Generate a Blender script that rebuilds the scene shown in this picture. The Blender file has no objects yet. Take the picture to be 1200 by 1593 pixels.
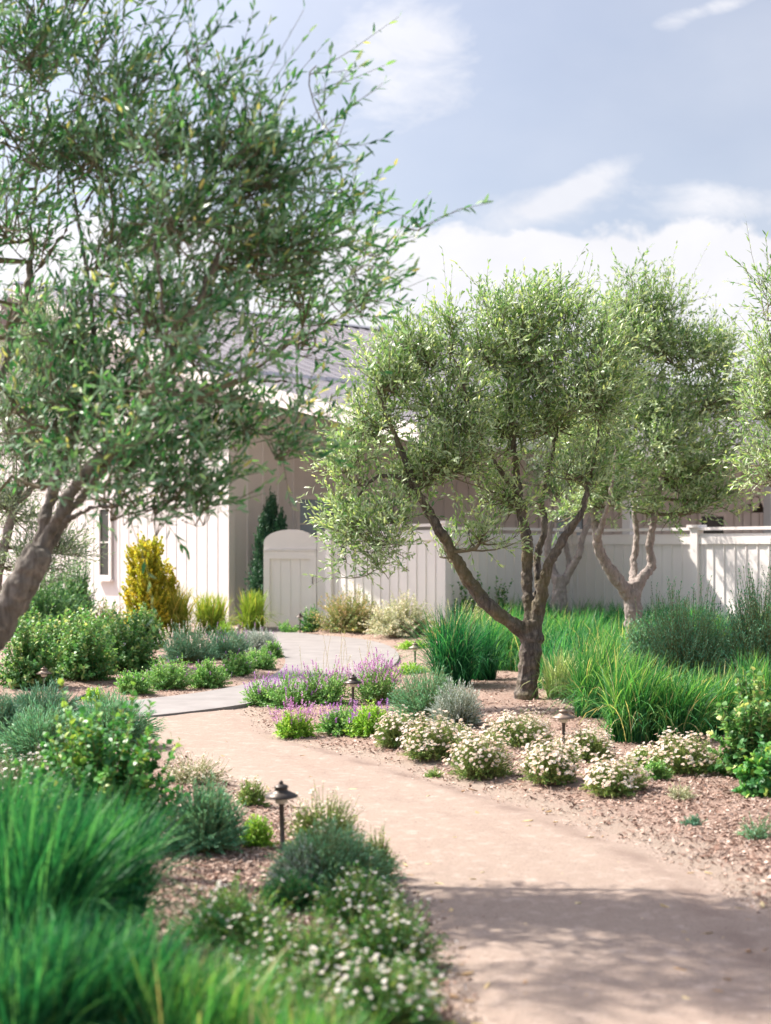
import bpy, math, random
import numpy as np
from mathutils import Vector

# ------------------------------------------------------------------ camera, sky, sun
SC = bpy.context.scene
COL = SC.collection
FPX, HZ, CX, EYE = 2275.0, 855.0, 600.0, 1.65      # focal length in photo pixels, horizon row, centre column, eye height
cam_d = bpy.data.cameras.new("camera")
cam = bpy.data.objects.new("camera", cam_d); COL.objects.link(cam)
cam.location = (0, 0, EYE); cam.rotation_euler = (math.radians(90), 0, 0)
cam_d.sensor_fit = 'VERTICAL'; cam_d.sensor_height = 56.0; cam_d.sensor_width = 42.2
cam_d.lens = 80.0
cam_d.shift_y = (HZ - 796.5) / 1593.0
cam_d.clip_start = 0.05; cam_d.clip_end = 3000
cam_d.dof.use_dof = True; cam_d.dof.focus_distance = 13.6; cam_d.dof.aperture_fstop = 2.9
SC.camera = cam

SUN_EL, SUN_DIR = math.radians(47), Vector((-0.90, 0.436))      # horizontal direction towards the sun
SUN_AZ = math.atan2(SUN_DIR.x, SUN_DIR.y)
w = bpy.data.worlds.new("World"); SC.world = w; w.use_nodes = True
nt = w.node_tree; N = nt.nodes; Lk = nt.links; N.clear()
def wn(t, **k):
    n = N.new(t)
    for a, b in k.items(): setattr(n, a, b)
    return n
def wmath(op, a, b=None, c=None, clamp=False):
    n = wn('ShaderNodeMath', operation=op); n.use_clamp = clamp
    for i, v in enumerate((a, b, c)):
        if v is None: continue
        if isinstance(v, (int, float)): n.inputs[i].default_value = v
        else: Lk.new(v, n.inputs[i])
    return n.outputs[0]
sky = wn('ShaderNodeTexSky', sky_type='NISHITA'); sky.sun_disc = False
sky.sun_elevation = SUN_EL; sky.sun_rotation = SUN_AZ; sky.air_density = 1.0; sky.dust_density = 1.6; sky.ozone_density = 1.0
geo = wn('ShaderNodeTexCoord')
sep = wn('ShaderNodeSeparateXYZ'); Lk.new(geo.outputs['Generated'], sep.inputs[0])
# direction on the plane y = 1 : u to the right, v up
ysafe = wmath('MAXIMUM', sep.outputs[1], 0.12)
u = wmath('DIVIDE', sep.outputs[0], ysafe); v = wmath('DIVIDE', sep.outputs[2], ysafe)
comb = wn('ShaderNodeCombineXYZ'); Lk.new(u, comb.inputs[0]); Lk.new(v, comb.inputs[1])
def noise(scale, detail, rough, sx=1.0, sy=1.0, off=0.0, dist=0.0, rot=0.0):
    m = wn('ShaderNodeMapping'); m.inputs['Scale'].default_value = (sx, sy, 1); m.inputs['Location'].default_value = (off, off*.7, off)
    m.inputs['Rotation'].default_value = (0, 0, rot)
    Lk.new(comb.outputs[0], m.inputs[0])
    n = wn('ShaderNodeTexNoise'); n.inputs['Scale'].default_value = scale; n.inputs['Detail'].default_value = detail
    n.inputs['Roughness'].default_value = rough; n.inputs['Distortion'].default_value = dist
    Lk.new(m.outputs[0], n.inputs[0]); return n.outputs[0]
def gauss(px, py, rx, ry, rot=0.0):
    u0, v0 = (px - CX)/FPX, (HZ - py)/FPX; c, s = math.cos(rot), math.sin(rot)
    du = wmath('SUBTRACT', u, u0); dv = wmath('SUBTRACT', v, v0)
    a = wmath('ADD', wmath('MULTIPLY', du, c), wmath('MULTIPLY', dv, s)); b = wmath('SUBTRACT', wmath('MULTIPLY', dv, c), wmath('MULTIPLY', du, s))
    a = wmath('MULTIPLY', a, FPX/rx); b = wmath('MULTIPLY', b, FPX/ry)
    r2 = wmath('ADD', wmath('MULTIPLY', a, a), wmath('MULTIPLY', b, b))
    return wmath('POWER', 2.718, wmath('MULTIPLY', r2, -1.0))
n1 = noise(9, 8, 0.56, 1, 1.5, 3.3, 0.3)
n2 = noise(3.2, 5, 0.5, 1, 1.6, 8.1)
n3 = noise(30, 6, 0.6, 1, 1.3, 1.7, 0.4)
# cumulus bank low in the sky: edge row about y = 350 in the photo, with a puffy upper outline
edge = wmath('ADD', wmath('MULTIPLY', wmath('SUBTRACT', n1, 0.5), 0.075), wmath('MULTIPLY', wmath('SUBTRACT', n3, 0.5), 0.05))
step = wmath('SUBTRACT', wmath('ADD', (HZ - 334)/FPX, edge), v)
bank = wmath('MULTIPLY', step, 75.0, clamp=True)
bank = wmath('MULTIPLY', bank, 0.95)
puff = wmath('ADD', gauss(905, 290, 100, 26, 0.5), wmath('MULTIPLY', gauss(620, 60, 120, 100, -0.2), 0.95))
puff = wmath('ADD', puff, wmath('MULTIPLY', gauss(800, 335, 170, 45, 0.2), 0.8))
puff = wmath('ADD', puff, wmath('MULTIPLY', gauss(1130, 318, 120, 40, 0.0), 0.9))
puff = wmath('ADD', puff, wmath('MULTIPLY', gauss(1120, 10, 90, 16, 0.25), 0.8))
puff = wmath('ADD', puff, wmath('MULTIPLY', gauss(560, 190, 200, 120, 0.2), 0.35))
puff = wmath('ADD', puff, wmath('MULTIPLY', gauss(1050, 45, 45, 30, 0.3), 0.35))
n4 = noise(15, 9, 0.68, 1, 1.7, 5.5, 0.4)
puff = wmath('MULTIPLY', wmath('SUBTRACT', wmath('ADD', wmath('MULTIPLY', puff, 0.85), wmath('MULTIPLY', wmath('SUBTRACT', n4, 0.5), wmath('MULTIPLY', wmath('MINIMUM', puff, 0.45), 3.4))), 0.14), 1.3, clamp=True)
veil = wmath('MULTIPLY', wmath('SUBTRACT', n2, 0.36), 0.9, clamp=True)
veil = wmath('ADD', wmath('MULTIPLY', veil, 0.8), 0.17)
m1 = wmath('MAXIMUM', bank, wmath('MULTIPLY', puff, 0.8)); mask = wmath('MAXIMUM', m1, veil, clamp=True)
# elsewhere in the dome (behind the camera) a broken veil of bright cloud
skyc = wn('ShaderNodeMix', data_type='RGBA', blend_type='MULTIPLY'); skyc.inputs[0].default_value = 1.0
Lk.new(sky.outputs[0], skyc.inputs[6]); skyc.inputs[7].default_value = (.58, .505, .475, 1)
ccol = wn('ShaderNodeMix', data_type='RGBA'); Lk.new(wmath('MULTIPLY', n1, 1.0, clamp=True), ccol.inputs[0])
ccol.inputs[6].default_value = (2.5, 2.5, 2.68, 1); ccol.inputs[7].default_value = (3.5, 3.45, 3.5, 1)
cmix = wn('ShaderNodeMix', data_type='RGBA'); Lk.new(mask, cmix.inputs[0])
Lk.new(skyc.outputs[2], cmix.inputs[6]); Lk.new(ccol.outputs[2], cmix.inputs[7])
dt = wn('ShaderNodeVectorMath', operation='DOT_PRODUCT'); Lk.new(geo.outputs['Generated'], dt.inputs[0])
dt.inputs[1].default_value = (SUN_DIR.x*math.cos(SUN_EL), SUN_DIR.y*math.cos(SUN_EL), math.sin(SUN_EL))
glow = wmath('ADD', 1.0, wmath('MULTIPLY', wmath('POWER', wmath('MAXIMUM', dt.outputs['Value'], 0.0), 5.0), 2.6))     # cloud brightness raised round the sun, added to lift the fill light
gm = wn('ShaderNodeVectorMath', operation='SCALE'); Lk.new(cmix.outputs[2], gm.inputs[0]); Lk.new(glow, gm.inputs['Scale'])
bg = wn('ShaderNodeBackground'); bg.inputs[1].default_value = 0.15
out = wn('ShaderNodeOutputWorld'); Lk.new(gm.outputs[0], bg.inputs[0]); Lk.new(bg.outputs[0], out.inputs[0])

sd = bpy.data.lights.new("sun", 'SUN'); sd.energy = 4.6; sd.angle = math.radians(0.6); sd.color = (1.0, 0.915, 0.82)
so = bpy.data.objects.new("sun", sd); COL.objects.link(so)
to_sun = Vector((SUN_DIR.x*math.cos(SUN_EL), SUN_DIR.y*math.cos(SUN_EL), math.sin(SUN_EL)))
so.rotation_euler = to_sun.to_track_quat('Z', 'Y').to_euler(); so.location = (-20, 10, 30)

SC.view_settings.view_transform = 'Standard'; SC.view_settings.look = 'None'
SC.view_settings.exposure = 1.12; SC.view_settings.gamma = 1.0
SC.render.engine = 'CYCLES'
cy = SC.cycles; cy.use_denoising = True; cy.max_bounces = 7; cy.diffuse_bounces = 4; cy.transmission_bounces = 5
cy.glossy_bounces = 2; cy.transparent_max_bounces = 4; cy.sample_clamp_indirect = 6

# ------------------------------------------------------------------ helpers
rng = np.random.default_rng(11); random.seed(5)
R = math.radians
def gd(y): return FPX*EYE/(y - HZ)                      # depth of a ground point seen on row y
def gp(x, y, z=0.0):
    D = gd(y); return np.array(((x-CX)/FPX*D, D, z))
def at(x, y, D): return np.array(((x-CX)/FPX*D, D, EYE+(HZ-y)/FPX*D))

def nrm(a): return a/np.maximum(np.linalg.norm(a, axis=-1, keepdims=True), 1e-9)

class MB:
    """collects vertices / faces for ONE mesh object"""
    def __init__(s): s.v=[]; s.f=[]; s.m=[]; s.a=[]; s.n=0
    def add(s, verts, faces, mat=0, var=None):
        verts = np.asarray(verts, float).reshape(-1, 3)
        s.v.append(verts)
        if isinstance(faces, np.ndarray): faces = [faces]
        elif faces and not isinstance(faces[0], np.ndarray):
            g = {}
            for f in faces: g.setdefault(len(f), []).append(f)
            faces = [np.array(x) for x in g.values()]
        for fa in faces: s.f.append(fa + s.n); s.m.append(np.full(len(fa), mat, np.int32))
        if var is None: var = np.full(len(verts), 0.5)
        s.a.append(np.broadcast_to(np.asarray(var, float).reshape(-1), (len(verts),)) if np.size(var)==1 else np.asarray(var, float).reshape(-1))
        s.n += len(verts); return s
    def box(s, c, size, rot=0.0, mat=0, tilt=None):
        x, y, z = [q/2 for q in size]
        p = np.array([(-x,-y,-z),(x,-y,-z),(x,y,-z),(-x,y,-z),(-x,-y,z),(x,-y,z),(x,y,z),(-x,y,z)])
        co, si = math.cos(rot), math.sin(rot)
        p = p @ np.array([[co, si, 0],[-si, co, 0],[0,0,1]]) + np.array(c)
        return s.add(p, np.array([(0,3,2,1),(4,5,6,7),(0,1,5,4),(1,2,6,5),(2,3,7,6),(3,0,4,7)]), mat)
    def prism(s, poly3, off, mat=0):
        """polygon (n,3) extruded by the vector off"""
        p = np.asarray(poly3, float); n = len(p); q = p + np.asarray(off, float)
        f = [tuple(range(n)), tuple(range(2*n-1, n-1, -1))] + [(i, i+n, (i+1)%n+n, (i+1)%n) for i in range(n)]
        return s.add(np.vstack([p, q]), f, mat)
    def tube(s, pts, rad, sides=8, mat=0, rough=0.0, cap=True):
        pts = np.asarray(pts, float); rad = np.broadcast_to(np.asarray(rad, float), (len(pts),))
        t = nrm(np.gradient(pts, axis=0)); up = np.array([0.3, 0.9, 0.2])
        a = nrm(np.cross(t, up)); b = np.cross(t, a)
        th = np.linspace(0, 2*np.pi, sides, endpoint=False)
        rr = rad[:,None]*(1 + rough*rng.normal(size=(len(pts), sides)))
        V = pts[:,None,:] + rr[...,None]*(np.cos(th)[None,:,None]*a[:,None,:] + np.sin(th)[None,:,None]*b[:,None,:])
        n = len(pts); i = np.arange(n-1)[:,None]*sides; j = np.arange(sides)[None,:]; k = (j+1)%sides
        F = [np.stack([i+j, i+k, i+sides+k, i+sides+j], -1).reshape(-1, 4)]
        if cap: F += [np.arange(sides)[::-1][None,:].copy(), (np.arange(sides)+(n-1)*sides)[None,:]]
        return s.add(V.reshape(-1,3), F, mat)
    def lathe(s, prof, base, sides=24, mat=0):
        """prof: (radius, z) pairs"""
        th = np.linspace(0, 2*np.pi, sides, endpoint=False)
        V = np.array([[(r*math.cos(a), r*math.sin(a), z) for a in th] for r, z in prof]) + np.array(base)
        n = len(prof); i = np.arange(n-1)[:,None]*sides; j = np.arange(sides)[None,:]; k = (j+1)%sides
        return s.add(V.reshape(-1,3), [np.stack([i+j, i+k, i+sides+k, i+sides+j], -1).reshape(-1,4), np.arange(sides)[::-1][None,:].copy(), (np.arange(sides)+(n-1)*sides)[None,:]], mat)
    def build(s, name, mats, parent=None, smooth=False, origin=None):
        me = bpy.data.meshes.new(name)
        V = np.vstack(s.v)
        if parent is not None: V = V - np.array(parent_loc(parent))
        elif origin is not None: V = V - np.array(origin)
        nl = sum(f.size for f in s.f); nf = sum(len(f) for f in s.f)
        me.vertices.add(len(V)); me.vertices.foreach_set('co', V.astype(np.float32).ravel())
        me.loops.add(nl); me.polygons.add(nf)
        me.loops.foreach_set('vertex_index', np.concatenate([f.ravel() for f in s.f]).astype(np.int32))
        tot = np.concatenate([np.full(len(f), f.shape[1]) for f in s.f]).astype(np.int32)
        st = np.concatenate([[0], np.cumsum(tot)[:-1]]).astype(np.int32)
        me.polygons.foreach_set('loop_start', st); me.polygons.foreach_set('loop_total', tot)
        me.polygons.foreach_set('material_index', np.concatenate(s.m))
        me.polygons.foreach_set('use_smooth', np.full(nf, smooth))
        me.update(calc_edges=True)
        at_ = me.attributes.new('var', 'FLOAT', 'POINT'); at_.data.foreach_set('value', np.concatenate(s.a).astype(np.float32))
        for m in (mats if isinstance(mats, (list, tuple)) else [mats]): me.materials.append(m)
        o = bpy.data.objects.new(name, me); COL.objects.link(o)
        if parent is not None: o.parent = parent
        elif origin is not None: o.location = origin
        return o
def parent_loc(p):
    v = Vector(p.location); q = p.parent
    while q: v = v + q.location; q = q.parent
    return v
def thing(name, loc, label, cat, group=None):
    o = bpy.data.objects.new(name, None); COL.objects.link(o); o.location = tuple(float(q) for q in loc); o.empty_display_size = 0.2
    o['label'] = label; o['category'] = cat
    if group: o['group'] = group
    return o
def inpoly(X, Y, poly):
    r = np.zeros(np.shape(X), bool); n = len(poly)
    for i in range(n):
        x1, y1 = poly[i]; x2, y2 = poly[(i+1)%n]
        c = ((y1 > Y) != (y2 > Y)) & (X < (x2-x1)*(Y-y1)/((y2-y1) or 1e-9) + x1)
        r ^= c
    return r

# ------------------------------------------------------------------ materials
def newmat(name):
    m = bpy.data.materials.new(name); m.use_nodes = True; t = m.node_tree; t.nodes.clear()
    o = t.nodes.new('ShaderNodeOutputMaterial'); return m, t, o
def nd(t, typ, **k):
    n = t.nodes.new(typ)
    for a, b in k.items(): setattr(n, a, b)
    return n
def ramp(t, src, stops):
    r = nd(t, 'ShaderNodeValToRGB'); t.links.new(src, r.inputs[0]); e = r.color_ramp.elements
    while len(e) < len(stops): e.new(0.5)
    for q, (p, c) in zip(e, stops): q.position = p; q.color = (*c, 1)
    return r.outputs[0]
def noise_t(t, scale, detail=4, rough=0.55, coord='Object', sc=(1,1,1), dist=0):
    tc = nd(t, 'ShaderNodeTexCoord'); mp = nd(t, 'ShaderNodeMapping'); mp.inputs['Scale'].default_value = sc
    t.links.new(tc.outputs[coord], mp.inputs[0])
    n = nd(t, 'ShaderNodeTexNoise'); n.inputs['Scale'].default_value = scale; n.inputs['Detail'].default_value = detail
    n.inputs['Roughness'].default_value = rough; n.inputs['Distortion'].default_value = dist
    t.links.new(mp.outputs[0], n.inputs[0]); return n.outputs[0]
def mixc(t, f, a, b, mode='MIX'):
    m = nd(t, 'ShaderNodeMix', data_type='RGBA', blend_type=mode)
    for i, q in ((0, f), (6, a), (7, b)):
        if isinstance(q, (int, float)): m.inputs[i].default_value = q
        elif isinstance(q, tuple): m.inputs[i].default_value = (*q, 1)
        else: t.links.new(q, m.inputs[i])
    return m.outputs[2]
def leafmat(name, stops, back=None, transl=0.35, rough=0.42, spec=0.4, tcol=(1.15, 1.2, 0.7)):
    m, t, o = newmat(name)
    at_ = nd(t, 'ShaderNodeAttribute', attribute_name='var')
    gain = 1.65 if 'olive' in name else 1.0 if 'petal' in name or 'chip' in name or 'grain' in name or 'golden' in name else 1.55
    c = ramp(t, at_.outputs['Fac'], [(a_, tuple(min(.92, q*gain) for q in c_)) for a_, c_ in stops])
    if back:
        g = nd(t, 'ShaderNodeNewGeometry'); c = mixc(t, g.outputs['Backfacing'], c, mixc(t, 0.7, c, back))
    p = nd(t, 'ShaderNodeBsdfPrincipled'); t.links.new(c, p.inputs['Base Color']); p.inputs['Roughness'].default_value = rough
    p.inputs['Specular IOR Level'].default_value = spec
    tr = nd(t, 'ShaderNodeBsdfTranslucent'); t.links.new(mixc(t, 1.0, c, tcol, 'MULTIPLY'), tr.inputs[0])
    tm = mixc(t, 1.0, c, tcol, 'MULTIPLY')
    mx = nd(t, 'ShaderNodeMixShader'); mx.inputs[0].default_value = transl
    t.links.new(p.outputs[0], mx.inputs[1]); t.links.new(tr.outputs[0], mx.inputs[2]); t.links.new(mx.outputs[0], o.inputs[0])
    return m
def solid(name, c1, c2=None, scale=8, rough=0.7, bump=0.0, bscale=60, spec=0.3, metal=0.0, sc=(1,1,1), dist=0.01, detail=5):
    m, t, o = newmat(name); p = nd(t, 'ShaderNodeBsdfPrincipled')
    p.inputs['Roughness'].default_value = rough; p.inputs['Specular IOR Level'].default_value = spec; p.inputs['Metallic'].default_value = metal
    if c2:
        t.links.new(ramp(t, noise_t(t, scale, detail, 0.6, sc=sc), [(0.3, c1), (0.7, c2)]), p.inputs['Base Color'])
    else: p.inputs['Base Color'].default_value = (*c1, 1)
    if bump:
        b = nd(t, 'ShaderNodeBump'); b.inputs['Strength'].default_value = bump; b.inputs['Distance'].default_value = dist
        t.links.new(noise_t(t, bscale, 6, 0.65, sc=sc), b.inputs['Height']); t.links.new(b.outputs[0], p.inputs['Normal'])
    t.links.new(p.outputs[0], o.inputs[0]); return m

M = {}
M['olive'] = leafmat('olive_leaf', [(0, (.022,.075,.034)), (.4, (.075,.165,.065)), (.72, (.19,.30,.105)), (1, (.48,.54,.26))], back=(.46,.56,.38), transl=.33, rough=.40, spec=.6)  # pale end of the ramp puts sun glints into the leaf colour
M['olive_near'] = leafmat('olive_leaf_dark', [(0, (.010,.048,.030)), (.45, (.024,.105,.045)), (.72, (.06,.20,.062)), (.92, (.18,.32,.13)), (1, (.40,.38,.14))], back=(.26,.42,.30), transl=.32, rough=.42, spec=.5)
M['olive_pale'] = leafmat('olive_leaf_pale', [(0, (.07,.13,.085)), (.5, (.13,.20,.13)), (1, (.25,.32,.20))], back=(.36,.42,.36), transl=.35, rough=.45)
M['grass'] = leafmat('grass_blade', [(0, (.010,.065,.03)), (.4, (.028,.13,.045)), (.75, (.085,.24,.065)), (.94, (.20,.30,.10)), (1, (.42,.37,.20))], transl=.42, rough=.45, spec=.3, tcol=(1.2,1.25,.6))
M['grass_teal'] = leafmat('grass_blade_dark', [(0, (.004,.030,.018)), (.45, (.010,.075,.034)), (.8, (.030,.155,.055)), (1, (.11,.27,.09))], transl=.4, rough=.5, spec=.2, tcol=(1.0,1.25,.7))  # deep emerald, darkened further to put tree shade into the colour
M['grass_pale'] = leafmat('grass_blade_striped', [(0, (.12,.24,.07)), (.5, (.30,.38,.16)), (1, (.6,.6,.36))], transl=.35)
M['grass_yellow'] = leafmat('grass_blade_yellow', [(0, (.06,.14,.025)), (.5, (.17,.24,.035)), (1, (.46,.36,.10))], transl=.4)
M['lav'] = leafmat('lavender_leaf', [(0, (.03,.10,.07)), (.5, (.06,.165,.105)), (1, (.14,.26,.17))], transl=.22, rough=.6, tcol=(1,1.1,.9))
M['grey'] = leafmat('grey_leaf', [(0, (.14,.20,.16)), (.5, (.24,.30,.26)), (1, (.42,.45,.42))], transl=.2, rough=.7, tcol=(1,1,1))
M['teal'] = leafmat('teal_leaf', [(0, (.04,.14,.085)), (.5, (.085,.235,.135)), (1, (.20,.36,.21))], transl=.3, rough=.5, tcol=(1,1.1,.8))
M['rose'] = leafmat('rose_leaf', [(0, (.02,.085,.03)), (.5, (.04,.15,.045)), (.85, (.10,.26,.06)), (1, (.25,.33,.07))], transl=.35, rough=.42, spec=.35)
M['rosel'] = leafmat('rose_leaf_pale', [(0, (.025,.09,.03)), (.5, (.065,.175,.055)), (.8, (.15,.27,.09)), (1, (.36,.38,.17))], transl=.38, rough=.42, spec=.4)
M['mint'] = leafmat('mint_leaf', [(0, (.06,.17,.05)), (.5, (.11,.26,.075)), (1, (.24,.38,.13))], transl=.35, rough=.5)
M['lime'] = leafmat('lime_leaf', [(0, (.10,.24,.03)), (.5, (.17,.34,.045)), (1, (.33,.45,.08))], transl=.35, rough=.5)
M['daisyleaf'] = leafmat('daisy_leaf', [(0, (.035,.11,.03)), (.5, (.10,.20,.05)), (1, (.28,.33,.10))], transl=.3, rough=.5)
M['yellow'] = leafmat('golden_leaf', [(0, (.16,.24,.03)), (.4, (.38,.40,.04)), (1, (.72,.56,.07))], transl=.35, rough=.45)
M['rust'] = leafmat('rust_leaf', [(0, (.07,.15,.045)), (.5, (.15,.21,.07)), (.82, (.30,.25,.12)), (1, (.44,.31,.20))], transl=.3, rough=.55)
M['dusty'] = leafmat('dusty_leaf', [(0, (.16,.22,.13)), (.5, (.32,.35,.25)), (1, (.55,.50,.42))], transl=.25, rough=.6)
M['conifer'] = leafmat('conifer_leaf', [(0, (.008,.035,.022)), (.5, (.02,.07,.04)), (1, (.05,.12,.06))], transl=.15, rough=.55)
M['hedge'] = leafmat('hedge_leaf', [(0, (.03,.10,.05)), (.5, (.07,.18,.08)), (1, (.18,.30,.14))], transl=.3, rough=.5)
M['petal'] = leafmat('daisy_petal', [(0, (.86,.64,.54)), (.5, (.91,.79,.70)), (1, (.92,.87,.82))], transl=.3, rough=.6, tcol=(1,1,1))
M['petal_white'] = leafmat('daisy_petal_white', [(0, (.80,.76,.76)), (1, (.9,.9,.88))], transl=.3, rough=.6, tcol=(1,1,1))
M['eye'] = solid('daisy_eye', (.62,.40,.10), rough=.8)
M['purple'] = leafmat('purple_petal', [(0, (.30,.12,.46)), (.5, (.45,.18,.58)), (1, (.66,.32,.68))], transl=.3, rough=.6, tcol=(1,1,1))
M['pinkp'] = leafmat('magenta_petal', [(0, (.45,.14,.45)), (.5, (.58,.25,.58)), (1, (.72,.44,.70))], transl=.3, rough=.6, tcol=(1,1,1))
M['twig'] = solid('twig_bark', (.11,.10,.065), (.20,.18,.12), 30, .85)
M['stem'] = solid('green_stem', (.12,.16,.05), (.26,.22,.10), 20, .7)
M['stemdry'] = solid('dry_stem', (.34,.26,.14), (.46,.36,.22), 20, .8)
def barkmat(name, dark, mid, light, moss=None):
    m, t, o = newmat(name); p = nd(t, 'ShaderNodeBsdfPrincipled'); p.inputs['Roughness'].default_value = .9; p.inputs['Specular IOR Level'].default_value = .15
    a = noise_t(t, 20, 9, .75, sc=(1,1,.3), dist=.9); b = noise_t(t, 2.2, 4, .6)
    c = ramp(t, a, [(.3, dark), (.5, mid), (.72, light)])
    if moss: c = mixc(t, ramp(t, b, [(.45, (0,0,0)), (.6, (1,1,1))]), c, mixc(t, .28, c, moss))
    t.links.new(c, p.inputs['Base Color'])
    bp = nd(t, 'ShaderNodeBump'); bp.inputs['Strength'].default_value = .9; bp.inputs['Distance'].default_value = .018
    t.links.new(noise_t(t, 42, 8, .7, sc=(1,1,.3), dist=1.2), bp.inputs['Height']); t.links.new(bp.outputs[0], p.inputs['Normal'])
    t.links.new(p.outputs[0], o.inputs[0]); return m
M['bark'] = barkmat('olive_bark', (.035,.03,.028), (.125,.11,.098), (.31,.28,.245), (.22,.19,.05))
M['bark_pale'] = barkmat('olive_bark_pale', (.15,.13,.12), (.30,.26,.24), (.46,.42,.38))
M['bark_near'] = barkmat('olive_bark_grey', (.075,.068,.06), (.18,.165,.145), (.34,.31,.275))

# painted boards, metal roof, glass, metal
M['white'] = solid('white_paint', (.76,.73,.71), (.82,.795,.77), 1.6, .62, .15, 90, sc=(1,1,.25), dist=.002)
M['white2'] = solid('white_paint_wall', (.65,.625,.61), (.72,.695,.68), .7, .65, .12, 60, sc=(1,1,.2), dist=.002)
M['roof'] = solid('metal_roof', (.235,.23,.255), (.31,.30,.325), .9, .42, .1, 7, spec=.5, metal=.25, sc=(1,1,1), dist=.006)
M['rooftrim'] = solid('metal_trim', (.30,.31,.35), rough=.45, metal=.3)
M['glass'] = solid('window_glass', (.10,.17,.22), (.20,.29,.36), 2.5, .12, spec=.8)
M['dark'] = solid('dark_opening', (.03,.035,.03), (.05,.055,.05), 5, .5)
M['bronze'] = solid('bronze_metal', (.045,.04,.038), (.10,.082,.07), 40, .42, .2, 120, spec=.5, metal=.55, dist=.002)
M['bronze_lit'] = solid('sunlit_bronze', (.16,.12,.095), (.28,.22,.17), 30, .5, .2, 120, spec=.5, metal=.4, dist=.002)  # lighter copy of the bronze, sunlight put into its colour
M['lens'] = solid('frosted_lens', (.55,.50,.42), rough=.5)
M['hose'] = solid('black_rubber', (.03,.03,.03), rough=.5)
M['stone'] = solid('grey_stone', (.28,.25,.23), (.42,.38,.35), 12, .85, .5, 30)

# ------------------------------------------------------------------ ground, path, walk
def groundmat():
    m, t, o = newmat('mulched_soil'); p = nd(t, 'ShaderNodeBsdfPrincipled'); p.inputs['Roughness'].default_value = .95; p.inputs['Specular IOR Level'].default_value = .1
    c = ramp(t, noise_t(t, 28, 8, .75), [(.3, (.16,.108,.085)), (.5, (.30,.215,.175)), (.7, (.44,.34,.285))])
    c = mixc(t, ramp(t, noise_t(t, .8, 4, .6), [(.4, (0,0,0)), (.62, (.45,.45,.45))]), c, (.40,.32,.27))
    av = nd(t, 'ShaderNodeAttribute', attribute_name='var'); ad = nd(t, 'ShaderNodeMath', operation='ADD'); t.links.new(av.outputs['Fac'], ad.inputs[0])
    ms = nd(t, 'ShaderNodeMath', operation='MULTIPLY_ADD'); t.links.new(noise_t(t, 6, 8, .75), ms.inputs[0]); ms.inputs[1].default_value = 1.3; ms.inputs[2].default_value = -.65; t.links.new(ms.outputs[0], ad.inputs[1])
    c = mixc(t, ramp(t, ad.outputs[0], [(.30, (0,0,0)), (.62, (.95,.95,.95))]), c, ramp(t, noise_t(t, 150, 6, .8), [(.3, (.20,.160,.130)), (.5, (.335,.272,.224)), (.72, (.46,.395,.34))]))
    t.links.new(c, p.inputs['Base Color'])
    b = nd(t, 'ShaderNodeBump'); b.inputs['Strength'].default_value = 1; b.inputs['Distance'].default_value = .02
    t.links.new(noise_t(t, 45, 8, .7), b.inputs['Height']); t.links.new(b.outputs[0], p.inputs['Normal'])
    t.links.new(p.outputs[0], o.inputs[0]); return m
def pathmat():
    m, t, o = newmat('decomposed_granite'); p = nd(t, 'ShaderNodeBsdfPrincipled'); p.inputs['Roughness'].default_value = .95; p.inputs['Specular IOR Level'].default_value = .12
    c = ramp(t, noise_t(t, 150, 6, .8), [(.3, (.165,.138,.118)), (.5, (.325,.264,.218)), (.72, (.46,.405,.36))])
    c = mixc(t, ramp(t, noise_t(t, 32, 5, .7), [(.35, (.45,.45,.45)), (.6, (0,0,0))]), c, (.24,.19,.16))
    c = mixc(t, ramp(t, noise_t(t, 1.1, 6, .65, sc=(1,.55,1)), [(.35, (.75,.75,.75)), (.66, (0,0,0))]), mixc(t, .35, c, (.27,.20,.165)), c)
    c = mixc(t, ramp(t, noise_t(t, 9, 6, .7), [(.52, (0,0,0)), (.70, (.6,.6,.6))]), c, (.47,.39,.34))
    c = mixc(t, ramp(t, noise_t(t, 60, 3, .5), [(.60, (0,0,0)), (.70, (.75,.75,.75))]), c, (.18,.13,.11))
    at_ = nd(t, 'ShaderNodeAttribute', attribute_name='var')       # faint wheel tracks, worn a little redder
    c = mixc(t, at_.outputs['Fac'], c, mixc(t, .8, c, (.17,.125,.105)))
    t.links.new(c, p.inputs['Base Color'])
    b = nd(t, 'ShaderNodeBump'); b.inputs['Strength'].default_value = .55; b.inputs['Distance'].default_value = .008
    t.links.new(noise_t(t, 130, 8, .75), b.inputs['Height'])
    b2 = nd(t, 'ShaderNodeBump'); b2.inputs['Strength'].default_value = .5; b2.inputs['Distance'].default_value = .02
    t.links.new(noise_t(t, 5, 5, .6), b2.inputs['Height']); t.links.new(b.outputs[0], b2.inputs['Normal']); t.links.new(b2.outputs[0], p.inputs['Normal'])
    t.links.new(p.outputs[0], o.inputs[0]); return m
M['ground'] = groundmat(); M['path'] = pathmat()
M['concrete'] = solid('concrete', (.21,.20,.195), (.275,.262,.255), 3, .85, .3, 160, dist=.003, detail=8)
M['chip'] = leafmat('bark_chip', [(0, (.15,.092,.070)), (.35, (.31,.205,.16)), (.7, (.45,.335,.275)), (1, (.60,.50,.43))], transl=0.0, rough=.9, spec=.1)
M['grain'] = leafmat('granite_grain', [(0, (.20,.14,.11)), (.5, (.45,.34,.27)), (1, (.75,.66,.58))], transl=0.0, rough=.9, spec=.1)
M['litter'] = leafmat('dry_leaf', [(0, (.20,.12,.07)), (.5, (.34,.24,.12)), (1, (.42,.36,.20))], transl=0.1, rough=.8)

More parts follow.
